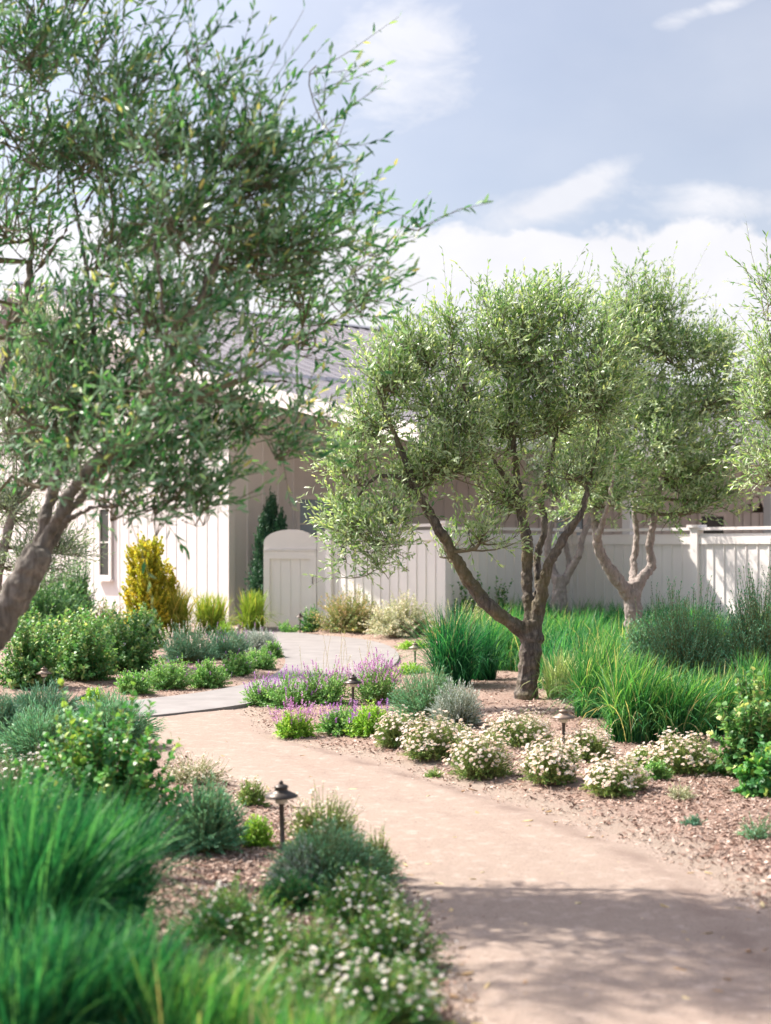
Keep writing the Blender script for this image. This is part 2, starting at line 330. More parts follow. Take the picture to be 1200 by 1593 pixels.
# outlines in photo pixels (all of them lie on the ground plane)
PATH_R = [(378,1103),(392,1122),(430,1148),(520,1166),(590,1182),(680,1212),(800,1247),(900,1276),(1000,1312),(1100,1358),(1200,1412),(1400,1520)]
PATH_L = [(190,1121),(235,1145),(300,1185),(345,1207),(400,1228),(460,1250),(540,1292),(596,1335),(622,1372),(645,1405),(668,1452),(684,1502),(702,1560),(716,1610),(760,1800)]
WALK = [(380,985),(402,995),(428,1006),(446,1024),(441,1045),(402,1064),(330,1079),(250,1089),(165,1098),(120,1103),(80,1112),(110,1120),(190,1121),(240,1118),(375,1102),(440,1086),(520,1071),(590,1052),(622,1032),(620,1016),(598,1003),(550,994),(480,989),(440,981),(380,981)]
def smooth_closed(px, it=3, closed=True):
    P = np.array([gp(x, y)[:2] for x, y in px])
    for _ in range(it):
        if closed: Q = np.roll(P, -1, 0); P = np.stack([.75*P+.25*Q, .25*P+.75*Q], 1).reshape(-1, 2)
        else:
            A, B = P[:-1], P[1:]; P = np.vstack([P[:1], np.stack([.75*A+.25*B, .25*A+.75*B], 1).reshape(-1, 2), P[-1:]])
    return P
def resample(P, step):
    d = np.r_[0, np.cumsum(np.linalg.norm(np.diff(P, axis=0), axis=1))]; n = max(2, int(d[-1]/step)); s = np.linspace(0, d[-1], n)
    return np.c_[np.interp(s, d, P[:,0]), np.interp(s, d, P[:,1])]
def wob(P, amp, f):
    s = np.arange(len(P)); r = np.zeros(len(P))
    for k in range(5):
        r += np.sin(s*f*(1.7**k) + rng.uniform(0, 6))/(1.35**k)
    t = nrm(np.gradient(P, axis=0)); return P + np.c_[-t[:,1], t[:,0]]*(r*amp)[:,None]
RT = resample(smooth_closed(PATH_R, closed=False), .06); LT = resample(smooth_closed(PATH_L, closed=False), .06)
RTw, LTw = wob(RT, .016, .2), wob(LT, .014, .2)
tail_r = np.array([(RTw[-1][0]+.8, RTw[-1][1]-1.2), (4.5, 2.0), (4.5, -3.0)]); tail_l = np.array([(LTw[-1][0], LTw[-1][1]-.6), (.35, 1.0), (.6, -3.0)])
PATHP = np.vstack([RTw, tail_r, tail_l[::-1], LTw[::-1]])
WALKP = smooth_closed(WALK, 3)

# ground: one sheet to the horizon, finer and gently lumpy near the camera
xs = np.r_[-900, -300, -100, -40, np.linspace(-18, 18, 331), 40, 100, 300, 900]
ys = np.r_[-300, -60, -15, np.linspace(-3, 33, 361), 60, 120, 300, 1200]
GX, GY = np.meshgrid(xs, ys)
inner = (abs(GX) < 17) & (GY > -2) & (GY < 32)
bump = .02*np.sin(GX*2.3+1)*np.sin(GY*1.7) + .012*np.sin(GX*6.1)*np.cos(GY*5.3+2) + rng.normal(0, .004, GX.shape)
offp = ~(inpoly(GX, GY, PATHP) | inpoly(GX, GY, WALKP))
# distance to the path edge decides how far a bed may rise above it
E = np.vstack([RTw[::6], LTw[::6], WALKP[::4]])
dist = np.full(GX.shape, 9.0)
for ex, ey in E: dist = np.minimum(dist, np.hypot(GX-ex, GY-ey))
def lift(d): return np.clip((d-.08)/.8, 0, 1)**1.3*.045
GZ = np.where(inner & offp, lift(dist) + bump*np.clip(dist/.5, 0, 1) - .004, -.02)
GZ = np.where(inner & ~offp, -.013, GZ); GZ = np.where(inner, GZ, -.02)
b = MB(); nx, ny = len(xs), len(ys)
i = np.arange(ny-1)[:,None]*nx; j = np.arange(nx-1)[None,:]
b.add(np.stack([GX, GY, GZ], -1).reshape(-1,3), np.stack([i+j, i+j+1, i+nx+j+1, i+nx+j], -1).reshape(-1,4), var=np.exp(-dist/np.where(GX > .3, .42, .28)).ravel())
g = b.build('ground', M['ground'], smooth=True); g['kind'] = 'structure'
def gz(x, y):
    ix = np.clip(np.searchsorted(xs, x), 1, nx-1); iy = np.clip(np.searchsorted(ys, y), 1, ny-1)
    return np.maximum.reduce([GZ[iy, ix], GZ[iy-1, ix], GZ[iy, ix-1], GZ[iy-1, ix-1]])*.5 + GZ[iy, ix]*.5

# path: gridded so that its wheel tracks can be worn in
def fill_sheet(poly, step, z, amp=0.0):
    x0, y0 = poly.min(0); x1, y1 = poly.max(0)
    import bmesh
    from mathutils.geometry import delaunay_2d_cdt
    gx, gy = np.meshgrid(np.arange(x0, x1, step), np.arange(y0, y1, step)); gx = gx.ravel(); gy = gy.ravel()
    ok = inpoly(gx, gy, poly)
    P = np.vstack([poly, np.c_[gx[ok], gy[ok]]]); n = len(poly)
    r = delaunay_2d_cdt([Vector(p) for p in P], [(k, (k+1)%n) for k in range(n)], [list(range(n))], 1, 1e-5)
    V = np.array([(p[0], p[1]) for p in r[0]]); F = [tuple(f) for f in r[2]]
    return V, F
V, F = fill_sheet(PATHP, .075, 0)
de = np.full(len(V), 9.0)
for ex, ey in np.vstack([RTw[::2], LTw[::2]]): de = np.minimum(de, np.hypot(V[:,0]-ex, V[:,1]-ey))
track = np.zeros(len(V))
mid = []
TR = [np.array([gp(x, y)[:2] for x, y in q]) for q in ([(420,1140),(560,1186),(700,1225),(820,1268),(940,1312),(1040,1362),(1110,1425),(1180,1500)], [(400,1160),(520,1210),(640,1250),(760,1290),(860,1340)])]
for k, T in enumerate(TR):
    T = resample(T, .05); d = np.full(len(V), 9.0)
    for p in T: d = np.minimum(d, np.hypot(V[:,0]-p[0], V[:,1]-p[1]))
    track = np.maximum(track, np.exp(-(d/.085)**2)*(.95 if k == 0 else .3))
track *= .55+.45*np.sin(V[:,0]*7+V[:,1]*5)*np.sin(V[:,1]*11)
b = MB(); b.add(np.c_[V, -.006 + .018*np.clip((de-.01)/.2, 0, 1) - .008*track + .003*np.sin(V[:,0]*9)*np.sin(V[:,1]*7)], F, var=np.clip(track, 0, 1))
o = b.build('path', M['path'], smooth=True); o['kind'] = 'structure'
# concrete walk, a real slab with its edge
b = MB(); P3 = np.c_[WALKP, np.full(len(WALKP), -.05)]; b.prism(P3, (0,0,.082)); o = b.build('walk', M['concrete']); o['kind'] = 'structure'

# ---- loose bark chips, grains and fallen leaves
def scatter_flat(n, px_poly, size, mat, name, seed, keep, zoff=.004, asp=2.2, tilt=.5, kind='stuff', dpow=1.0, lab=None, clip=None):
    r = np.random.default_rng(seed)
    x = r.uniform(-30, 1300, n*3); y = HZ + 130*(1/np.maximum(r.uniform(.0, 1, n*3), .0))**0 + r.uniform(0, 700, n*3)
    D = FPX*EYE/(y-HZ); X = (x-CX)/FPX*D
    ok = keep(X, D, x, y) & (D > 4.2) & (D < 29.5)
    X, D = X[ok][:n], D[ok][:n]; n = len(X)
    sz = size*(.5+r.random(n)**2*1.3); az = r.uniform(0, 2*np.pi, n)
    d = np.c_[np.cos(az), np.sin(az), r.normal(0, tilt, n)]; d = nrm(d)
    s = np.c_[-np.sin(az), np.cos(az), r.normal(0, tilt*1.2, n)]; s = nrm(s - (s*d).sum(1, keepdims=True)*d)
    c = np.c_[X, D, gz(X, D) + zoff + sz*.15]
    L = (sz*.5)[:,None]*d; W = (sz*.5/asp*r.uniform(.6,1.4,n))[:,None]*s
    up = np.cross(d, s)*(sz*.12)[:,None]; up *= np.sign(up[:,2:3])+.001
    Vv = np.stack([c-L, c-L*.2+W*1.1, c+L, c+L*.1-W, c-L*.9-up-W*.2, c+W*.7-up, c+L*.9-up, c-W*.8-up], 1)
    F = np.arange(n)[:,None]*8
    Fs = np.concatenate([F+np.array([[0,1,2,3]]), F+np.array([[0,4,5,1]]), F+np.array([[1,5,6,2]]), F+np.array([[2,6,7,3]]), F+np.array([[3,7,4,0]])])
    b = MB(); b.add(Vv.reshape(-1,3), Fs, var=np.repeat(r.random(n), 8)); o = b.build(name, mat)
    o['kind'] = kind
    return o
def in_bed(X, D, x, y):
    rr = np.random.default_rng(2); d = np.full(len(X), 9.0)
    for ex, ey in np.vstack([RTw[::8], LTw[::8]]): d = np.minimum(d, np.hypot(X-ex, D-ey))
    lump = .5+.5*np.sin(X*2.1+np.sin(D*1.7)*2)*np.sin(D*2.7+1)
    return ~inpoly(X, D, PATHP) & ~inpoly(X, D, WALKP) & (rr.random(len(X)) < (1-.97*np.exp(-(d/np.where(X > .5, .36, .2))**2))*(.55+.45*lump))
scatter_flat(95000, None, .024, M['chip'], 'bark_mulch', 3, in_bed)
ptsE = np.vstack([RTw[::3], LTw[::3]])
def near_edge(X, D, x, y):
    d = np.full(len(X), 9.0)
    for ex, ey in ptsE[::3]: d = np.minimum(d, np.hypot(X-ex, D-ey))
    return inpoly(X, D, PATHP) & (np.random.default_rng(1).random(len(X)) < np.exp(-d/.16)*.9)
def on_path(X, D, x, y): return inpoly(X, D, PATHP) & (D < 16)
scatter_flat(5000, None, .020, M['chip'], 'bark_crumbs', 5, near_edge, zoff=.012)['kind'] = 'stuff'
scatter_flat(24000, None, .011, M['grain'], 'gravel', 6, on_path, zoff=.012, asp=1.3)['kind'] = 'stuff'
scatter_flat(420, None, .045, M['litter'], 'fallen_leaves', 7, on_path, zoff=.014, asp=3.5, tilt=.15)['kind'] = 'stuff'
# ------------------------------------------------------------------ foliage kit
def leaf_verts(P, D, Nn, L, W, curl=.12):
    S = np.cross(D, Nn); L = L[:,None]; W = W[:,None]
    p0 = P; a = P + D*L*.34; c = P + D*L*.72 - Nn*L*curl*.45; tip = P + D*L - Nn*L*curl
    return np.stack([p0, a+S*W*.5+Nn*W*.14, a-S*W*.5+Nn*W*.14, c+S*W*.38+Nn*W*.1, c-S*W*.38+Nn*W*.1, tip], 1)
LT3 = np.array([[0,2,1],[3,4,5]]); LQ = np.array([[1,2,4,3]])
def add_leaves(b, P, D, Nn, L, W, var, mat=0, curl=.12):
    n = len(P); V = leaf_verts(P, D, Nn, L, W, curl); o = np.arange(n)[:,None]*6
    b.add(V.reshape(-1,3), [(o[:,:,None]+LT3[None]).reshape(-1,3), (o[:,:,None]+LQ[None]).reshape(-1,4)], mat, np.repeat(var, 6))
def add_diamonds(b, P, D, Nn, L, W, var, mat=0):
    n = len(P); S = np.cross(D, Nn); L = L[:,None]; W = W[:,None]
    V = np.stack([P, P+D*L*.45+S*W*.5+Nn*W*.12, P+D*L-Nn*L*.08, P+D*L*.45-S*W*.5+Nn*W*.12], 1); o = np.arange(n)[:,None]*4
    b.add(V.reshape(-1,3), o+np.array([[0,3,2,1]]), mat, np.repeat(var, 4))
def stems(b, B, C, E, r0, r1, mat, seg=3):
    n = len(B); t = np.linspace(0, 1, seg+1)[None,:,None]
    P = (1-t)**2*B[:,None]+2*t*(1-t)*C[:,None]+t*t*E[:,None]
    T = nrm(np.gradient(P, axis=1)); A = nrm(np.cross(T, np.array([.31,.8,.5]))); A2 = np.cross(T, A)
    rr = (r0[:,None]*(1-t[...,0])+r1[:,None]*t[...,0])[...,None]
    ring = [P+rr*(math.cos(q)*A+math.sin(q)*A2) for q in (0, 2.094, 4.189)]
    V = np.stack(ring, 2).reshape(n, -1, 3); k = (seg+1)*3
    f = np.array([[i*3+j, i*3+(j+1)%3, i*3+3+(j+1)%3, i*3+3+j] for i in range(seg) for j in range(3)])
    b.add(V.reshape(-1,3), (np.arange(n)[:,None,None]*k+f[None]).reshape(-1,4), mat)
def shoots(b, B, C, E, m, t0, t1, L, W, ang, r, mat=0, var=None, pair=False, diamond=False, flat=.0, jit=.35, curl=.12, lvar=.3):
    """leaves along n quadratic shoots"""
    n = len(B); t = np.linspace(t0, t1, m)[None,:] + r.uniform(-.5, .5, (n, m))/m*.7*(t1-t0); t = np.clip(t, 0, 1)[...,None]
    P = (1-t)**2*B[:,None]+2*t*(1-t)*C[:,None]+t*t*E[:,None]
    T = nrm(2*(1-t)*(C-B)[:,None]+2*t*(E-C)[:,None]+1e-6)
    A = nrm(np.cross(T, np.array([.13,.21,1.0]))); A2 = np.cross(T, A)
    k = np.arange(m)[None,:]
    ph = (k*np.pi + (k//2)*1.57 if pair else k*2.4) + r.uniform(0, 6.28, (n,1)) + r.normal(0, jit, (n,m))
    side = np.cos(ph)[...,None]*A + np.sin(ph)[...,None]*A2
    if flat: side[...,2] *= (1-flat); side = nrm(side)
    a = ang*(1-.45*t[...,0]) + r.normal(0, .18, (n,m)); D = nrm(np.cos(a)[...,None]*T+np.sin(a)[...,None]*side + r.normal(0, .12, (n,m,3)))
    Nn = nrm(np.cross(D, np.cross(T, D)) + r.normal(0, .3, (n,m,3)) + np.array([0,0,.25])); Nn = nrm(Nn-(Nn*D).sum(-1,keepdims=True)*D)
    Ls = L*(1+lvar*r.uniform(-1,1,(n,m)))*(1-.35*np.abs(t[...,0]-.45)); Ws = W*(1+.25*r.uniform(-1,1,(n,m)))
    if var is None: var = r.random(n)*.5
    vv = np.clip(var[:,None] + r.random((n,m))*.5 + t[...,0]*.12*(t1>.9) + (r.random((n,m)) < .07)*.3, 0, 1)  # a few random leaves paler, for silvery undersides and painted glints
    f = add_diamonds if diamond else add_leaves
    kw = {} if diamond else {'curl': curl}
    f(b, P.reshape(-1,3), D.reshape(-1,3), Nn.reshape(-1,3), Ls.ravel(), Ws.ravel(), vv.ravel(), mat, **kw)

def daisies(b, P, U, size, r, mp, me):
    """P centres, U facing directions"""
    n = len(P); A = nrm(np.cross(U, np.array([.2,.9,.1]))); B2 = np.cross(U, A); k = 9; var = r.random(n)
    th = (np.arange(k)*2*np.pi/k)[None,:] + r.uniform(0, 6, (n,1))
    d = np.cos(th)[...,None]*A[:,None]+np.sin(th)[...,None]*B2[:,None]
    s = -np.sin(th)[...,None]*A[:,None]+np.cos(th)[...,None]*B2[:,None]
    R_ = size[:,None,None]; P_ = P[:,None]; U_ = U[:,None]
    droop = r.normal(.05, .12, (n,1,1))
    V = np.stack([P_+d*R_*.18+s*0, P_+d*R_*.62+s*R_*.20+U_*R_*.05, P_+d*R_+U_*R_*(-droop), P_+d*R_*.62-s*R_*.20+U_*R_*.05], 2)
    o = np.arange(n*k)[:,None]*4
    b.add(V.reshape(-1,3), o+np.array([[0,1,2,3]]), mp, np.repeat(var, k*4))
    th = (np.arange(6)*2*np.pi/6)
    ring = P_+R_*.26*(np.cos(th)[None,:,None]*A[:,None]+np.sin(th)[None,:,None]*B2[:,None])+U_*R_*.04
    V = np.concatenate([ring, (P+U*size[:,None]*.16)[:,None]], 1); o = np.arange(n)[:,None,None]*7
    b.add(V.reshape(-1,3), (o+np.array([[i,(i+1)%6,6] for i in range(6)])[None]).reshape(-1,3), me)

def dome_shoots(r, n, rx, ry, h, base=.25, up=.5, bend=.25, lo=.75):
    """stem lines from the foot of a mound to its surface"""
    az = r.uniform(0, 2*np.pi, n); z = r.random(n)**.75; q = np.sqrt(1-(z*.98)**2)
    E = np.c_[rx*q*np.cos(az), ry*q*np.sin(az), h*z]*(lo+(1.08-lo)*r.random(n)[:,None])
    lob = 1+.13*np.sin(az*3+r.uniform(0,6))+.09*np.sin(az*5+z*4+r.uniform(0,6)); E[:,:2] *= lob[:,None]; E[:,2] *= (.9+.2*np.sin(az*2+r.uniform(0,6))*.5+.05)
    B = np.c_[rx*base*r.normal(0, .5, n), ry*base*r.normal(0, .5, n), np.zeros(n)]; B[:,:2] += E[:,:2]*base
    C = B*.5+E*.5; C[:,:2] -= E[:,:2]*bend*.3; C[:,2] += h*bend*.3
    E[:,2] = np.maximum(E[:,2], .02+up*.0)
    return B, C, E

def mound(name, x, y, wpx, hpx, label, cat, mat, n=160, m=16, L=.03, W=.008, ang=.8, seed=1, flowers=None, group=None, t0=.25, bend=.25, base=.3,
          pair=False, ry=None, lo=.72, curl=.12, mats2=None, stemmat='stem', spike=None, D=None, foliage='foliage', sr=.0022, tilt=.12, lvar=.3, flat=0):
    """a rounded plant whose foot is seen at photo pixel (x, y), wpx wide and hpx tall there"""
    r = np.random.default_rng(seed*7919+int(x*3+y)); D = D or gd(y); k = D/FPX
    rx = wpx/2*k; h = hpx*k*1.02; ry = ry or rx*.9
    c = np.array(((x-CX)*k, D+ry*.45, 0.0)); c[2] = float(gz(np.array([c[0]]), np.array([c[1]]))[0])-.01 if D < 31 else 0
    T = thing(name, c, label, cat, group)
    B, C, E = dome_shoots(r, n, rx, ry, h, base, bend=bend, lo=lo); E += r.normal(0, .02*rx+.004, E.shape); E[:,2] = np.maximum(E[:,2], .01)
    B, C, E = B+c, C+c, E+c
    fb = MB(); va = r.random(n)*.5
    shoots(fb, B, C, E, m, t0, 1.0, L, W, ang, r, 0, va, pair=pair, curl=curl, lvar=lvar, flat=flat)
    stems(fb, B, C, E, np.full(n, sr*1.3), np.full(n, sr*.6), 1)
    fb.build(foliage, [M[mat], M[stemmat]], T)
    if flowers:
        kind, cnt, size, fm = flowers; f = MB()
        idx = r.choice(n, min(cnt, n), replace=cnt > n) if cnt <= n else r.integers(0, n, cnt)
        top = E[idx]; out = nrm(top - c - np.array([0,0,h*.2]))
        if kind == 'daisy':
            zsel = (top[:,2]-c[2]) > h*.22; top = top[zsel]; out = out[zsel]; nn = len(top)
            hgt = r.uniform(.015, .06, nn)[:,None]*(1 if D < 14 else 1.1)
            up_ = nrm(out*.55+np.array([-.12, -.15, .75])+r.normal(0, .3, (nn,3)))
            P = top + nrm(out+np.array([0,0,1.0])+r.normal(0,.3,(nn,3)))*hgt
            daisies(f, P, up_, size*(.65+.5*r.random(nn)), r, 0, 1)
            stems(f, top, (top+P)/2, P, np.full(nn, .0012), np.full(nn, .001), 2)
            f.build('blossoms', [M[fm], M['eye'], M['stem']], T)
        elif kind == 'spike':
            zsel = (top[:,2]-c[2]) > h*.35; top = top[zsel]; out = out[zsel]; nn = len(top)
            hh = (spike or .08)*(.6+.7*r.random(nn)); P = top + nrm(out*.35+np.array([.05,0,1.0])+r.normal(0,.15,(nn,3)))*hh[:,None]
            Cc = (top+P)/2+r.normal(0,.006,(nn,3))
            stems(f, top, Cc, P, np.full(nn, .0016), np.full(nn, .001), 1)
            shoots(f, top, Cc, P, 12, .3, 1.0, size, size*.62, 1.0, r, 0, r.random(nn)*.5)
            f.build('blossoms', [M[fm], M['stem']], T)
    return T

def blades(b, base, n, h, spread, r, lean=(0,0), w=.005, mat=0, seg=5, varlo=0, varhi=1, fan=.9, stiff=1.0, root=.12):
    az = r.uniform(0, 2*np.pi, n); H = h*(.30+.82*r.random(n)**.75)
    rr = root*np.sqrt(r.random(n)); a2 = r.uniform(0, 2*np.pi, n)
    B = np.c_[rr*np.cos(a2), rr*np.sin(a2), np.zeros(n)] + base
    dirx = np.c_[np.cos(az), np.sin(az)]*(spread*r.random(n)[:,None]**.8) + np.array(lean)*(.6+.8*r.random(n)[:,None])
    dirx = np.where((r.random(n) < .22)[:,None], np.c_[np.cos(az), np.sin(az)]*r.uniform(1.1, 1.7, n)[:,None], dirx)
    dl = np.linalg.norm(dirx, axis=1); du = dirx/np.maximum(dl, 1e-6)[:,None]
    s = np.linspace(0, 1, seg+1); phi = (dl[:,None]*(.25+1.5*s[None,:]**1.6)*fan/stiff)      # angle from vertical along the blade
    ds = H[:,None]/seg; dz = np.cos(phi)*ds; dr = np.sin(phi)*ds
    z = np.cumsum(dz, 1)-dz[:,:1]; q = np.cumsum(dr, 1)-dr[:,:1]
    P = np.concatenate([B[:,None,:2]+du[:,None]*q[...,None], B[:,None,2:]+z[...,None]], -1)
    tw = az+1.57+r.normal(0, .9, n); S = np.c_[np.cos(tw), np.sin(tw), np.zeros(n)]
    ww = w*(.6+.8*r.random(n))[:,None]*np.array([.8]+[1]*(seg-1)+[.08])*(1-.45*s)[None,:]
    V = np.stack([P-S[:,None]*ww[...,None], P+S[:,None]*ww[...,None]], 2).reshape(n, -1, 3)
    f = np.array([[2*i, 2*i+1, 2*i+3, 2*i+2] for i in range(seg)]); k = (seg+1)*2
    va = np.clip(varlo+(varhi-varlo)*(r.random(n)[:,None]*.75+.25*s[None,:]), 0, 1)
    va = np.where((r.random(n) < .05)[:,None], 1.0, va)
    b.add(V.reshape(-1,3), (np.arange(n)[:,None,None]*k+f[None]).reshape(-1,4), mat, np.repeat(va.ravel(), 2))

# ------------------------------------------------------------------ trees
def catmull(P, rad, step):
    P = np.asarray(P, float); rad = np.asarray(rad, float); Q = np.vstack([2*P[0]-P[1], P, 2*P[-1]-P[-2]]); outp = []; outr = []
    for i in range(len(P)-1):
        n = max(2, int(np.linalg.norm(P[i+1]-P[i])/step)); t = np.linspace(0, 1, n, endpoint=False)[:,None]
        a, b_, c, d = Q[i], Q[i+1], Q[i+2], Q[i+3]
        outp.append(.5*((2*b_)+(-a+c)*t+(2*a-5*b_+4*c-d)*t**2+(-a+3*b_-3*c+d)*t**3)); outr.append(rad[i]*(1-t[:,0])+rad[i+1]*t[:,0])
    return np.vstack(outp+[P[-1:]]), np.r_[np.concatenate(outr), rad[-1:]]

def olive(name, base_px, D, limbs, blobs, label, group, leaf, bark, L=.062, W=.0125, seed=1, per=13, nshoot=11, ls=(.28,.5), voxel=.014, wind=(.25,0,.1), dscale=1.0, cm_=1.22, sp=1.32):
    """limbs: lists of (px, py, depth offset, radius); blobs: (px, py, rx, ry, depth offset, clusters)"""
    r = np.random.default_rng(seed); k = D/FPX
    c0 = at(base_px[0], base_px[1], D); c0[2] = 0
    T = thing(name, c0, label, 'tree', group)
    tb = MB(); skel = []; skr = []
    for q in limbs:
        P = np.array([at(x, y, D) + np.array([(x-CX)/FPX*dd, dd, (HZ-y)/FPX*dd]) for x, y, dd, _ in q]); rad = [a[3] for a in q]
        P, rad = catmull(P, rad, .06); P[1:-1] += r.normal(0, .006, (len(P)-2, 3)); rad = rad*(1+.06*r.normal(size=len(rad)))
        tb.tube(P, rad, 10, rough=.03); skel.append(P); skr.append(rad)
    raw = tb.build('trunk', bark)
    # smooth union of the limbs
    md = raw.modifiers.new('r', 'REMESH'); md.mode = 'VOXEL'; md.voxel_size = voxel; md.use_smooth_shade = True
    md = raw.modifiers.new('s', 'SMOOTH'); md.iterations = 5; md.factor = .6
    tx = bpy.data.textures.new('lump', 'CLOUDS'); tx.noise_scale = .055; tx.noise_depth = 4
    md = raw.modifiers.new('d', 'DISPLACE'); md.texture = tx; md.strength = .036; md.mid_level = .5; md.texture_coords = 'GLOBAL'
    dg = bpy.context.evaluated_depsgraph_get(); me = bpy.data.meshes.new_from_object(raw.evaluated_get(dg))
    old = raw.data; raw.modifiers.clear(); raw.data = me; bpy.data.meshes.remove(old); me.transform(__import__('mathutils').Matrix.Translation(-Vector(c0)))
    for p in me.polygons: p.use_smooth = True
    if not me.materials: me.materials.append(bark)
    raw.parent = T; me.name = 'trunk'
    S = np.vstack(skel); SR = np.concatenate(skr)
    cb = MB(); root = S[0]
    for (x, y, rx, ry, dd, nc) in blobs:
        c = at(x, y, D+dd); kk = (D+dd)/FPX; R3 = np.array([rx*kk, .5*(rx+ry)*kk*dscale, ry*kk])
        # bough: nearest limb point (prefers points below the blob)
        dv = S - c; cost = np.linalg.norm(dv, axis=1) + .6*np.maximum(dv[:,2], 0); j = int(np.argmin(cost)); s0 = S[j]
        mid = (s0+c)/2 + r.normal(0, .05, 3) + np.array([0,0,-.05]); r0 = min(SR[j]*.7, .03)
        P, rad = catmull([s0, mid, c], [r0, r0*.7, r0*.45], .08); cb.tube(P, rad, 6, 1)
        n = max(1, int(nc*cm_)); dirs = nrm(r.normal(size=(n,3))); cl = c + dirs*R3*sp*(r.random(n)**.40)[:,None]
        st = P[r.integers(len(P)//3, len(P), n)]; cm = (st+cl)/2 + r.normal(0, .06, (n,3)); cm[:,2] -= .02
        stems(cb, st, cm, cl, np.full(n, r0*.42+.002), np.full(n, .004), 1, seg=4)
        # leafy shoots from the end third of every branchlet
        t = r.uniform(.2, 1, (n, nshoot))[...,None]
        B = (1-t)**2*st[:,None]+2*t*(1-t)*cm[:,None]+t*t*cl[:,None]
        outd = nrm(cl - (root*.25+c*.75))[:,None]
        d = nrm(outd*.75 + np.array(wind) + np.array([0,0,.22]) + r.normal(0, .7, (n, nshoot, 3)))
        ln = r.uniform(*ls, (n, nshoot))[...,None]
        droop = np.array([0,0,1.0])*r.normal(-.02, .12, (n, nshoot))[...,None]
        Cc = B + d*ln*.5 + r.normal(0, .03, B.shape); E = B + d*ln + droop*ln
        B, Cc, E = B.reshape(-1,3), Cc.reshape(-1,3), E.reshape(-1,3); q = len(B)
        wz = (r.random(q) < .05)[:,None]; gx = np.array([.08,0,.14])*(1+r.random((q,1))); E = np.where(wz, E+gx+(E-B)*.35, E); Cc = np.where(wz, Cc+gx*.35, Cc)
        va = np.clip(np.repeat(r.random(n)*.35, nshoot) + r.random(q)*.2, 0, 1)
        shoots(cb, B, Cc, E, per, .08, 1.0, L, W, .75, r, 0, va, pair=True)
        stems(cb, B, Cc, E, np.full(q, .0026), np.full(q, .0012), 1, seg=2)
    cb.build('crown', [leaf, M['twig']], T)
    return T
# ------------------------------------------------------------------ the barn-like building
UX, VX = np.array([.76, .65, 0]), np.array([.65, -.76, 0])     # along the eaves (right, away), along the gable (right, nearer)
P0 = np.array([-3.31, 31.0, 0.0])                              # the wall corner
def bl(s, t, z): return P0 + UX*s + VX*t + np.array([0,0,z])
HB, HR, TR_ = 5.45, 8.35, -8.44                                # height at the pitch break, at the ridge, gable position of the ridge
bd = thing('barn', P0, 'large white board and batten building with a low pitched pale metal roof', 'building')
def slab(b, a, c, d, e, th, mat=0):                            # quad with thickness downwards
    b.prism([a, c, d, e], (0, 0, -th), mat)
SE = 22.0                                                      # length
wl = MB()
# gable wall (pentagon) facing front-left
lowz = HB-.18
pent = [bl(0,0,0), bl(0,0,lowz), bl(0,TR_,HR-.15), bl(0,2*TR_,lowz), bl(0,2*TR_,0)]
wl.prism(pent, tuple(UX*.25))
for q in np.arange(-.02, -16.8, -.41):
    top = lowz + (HR-.15-lowz)*(1-abs(q-TR_)/abs(TR_)) - .05
    if -5.55 < q < -4.65: continue
    wl.prism([bl(-.011, q, 0), bl(-.011, q-.045, 0), bl(-.011, q-.045, top), bl(-.011, q, top)], tuple(UX*.012))
# long wall under the porch roof
wl.prism([bl(.25,0,0), bl(SE,0,0), bl(SE,0,lowz), bl(.25,0,lowz)], tuple(-VX*.2))
for q in np.arange(.45, SE, .41):
    if min(abs(q-2.35), abs(q-10.6), abs(q-16.6), abs(q-19.6)) < .62: continue
    wl.prism([bl(q, .03, 0), bl(q+.06, .03, 0), bl(q+.06, .03, lowz-.05), bl(q, .03, lowz-.05)], tuple(-VX*.034))
wl.prism([bl(-.045,.045,0), bl(.12,.045,0), bl(.12,.045,lowz-.02), bl(-.045,.045,lowz-.02)], tuple(-VX*.2))
wl.build('wall', M['white2'], bd)
# roof: steep main slope, shallow porch slope, far slope
rf = MB(); EV, ZE = 6.9, 3.82
S0 = -.75
slab(rf, bl(S0,0,HB), bl(SE,0,HB), bl(SE,TR_,HR), bl(S0,TR_,HR), .16)
slab(rf, bl(S0,2*TR_-.6,HB-.2), bl(S0,TR_,HR), bl(SE,TR_,HR), bl(SE,2*TR_-.6,HB-.2), .16)
slab(rf, bl(S0,.0,HB-.05), bl(S0,EV,ZE), bl(SE,EV,ZE), bl(SE,.0,HB-.05), .14)
for s in np.arange(S0+.02, SE, .41):                            # standing seams
    rf.prism([bl(s,0.05,HB), bl(s+.028,0.05,HB), bl(s+.028,TR_,HR), bl(s,TR_,HR)], (0,0,.045))
    rf.prism([bl(s+.1,.05,HB-.05), bl(s+.128,.05,HB-.05), bl(s+.128,EV,ZE), bl(s+.1,EV,ZE)], (0,0,.04))
roof = rf.build('roof', M['roof'], bd)
g_ = MB(); g_.prism([bl(S0-.05,TR_+.18,HR-.0), bl(S0-.05,TR_,HR+.09), bl(S0-.05,TR_-.18,HR-.0)], tuple(UX*(SE-S0+.1))); 
g_.prism([bl(S0,.12,HB-.04), bl(S0,.0,HB+.06), bl(S0,-.12,HB+.02)], tuple(UX*(SE-S0))); g_.build('ridge_cap', M['rooftrim'], roof)
fa = MB()
fa.prism([bl(S0-.04,TR_,HR-.02), bl(S0-.04,.02,HB-.02), bl(S0-.04,.02,HB-.34), bl(S0-.04,TR_,HR-.34)], tuple(UX*.04))
fa.prism([bl(S0-.04,.03,HB-.07), bl(S0-.04,EV,ZE-.02), bl(S0-.04,EV,ZE-.34), bl(S0-.04,.03,HB-.38)], tuple(UX*.04))
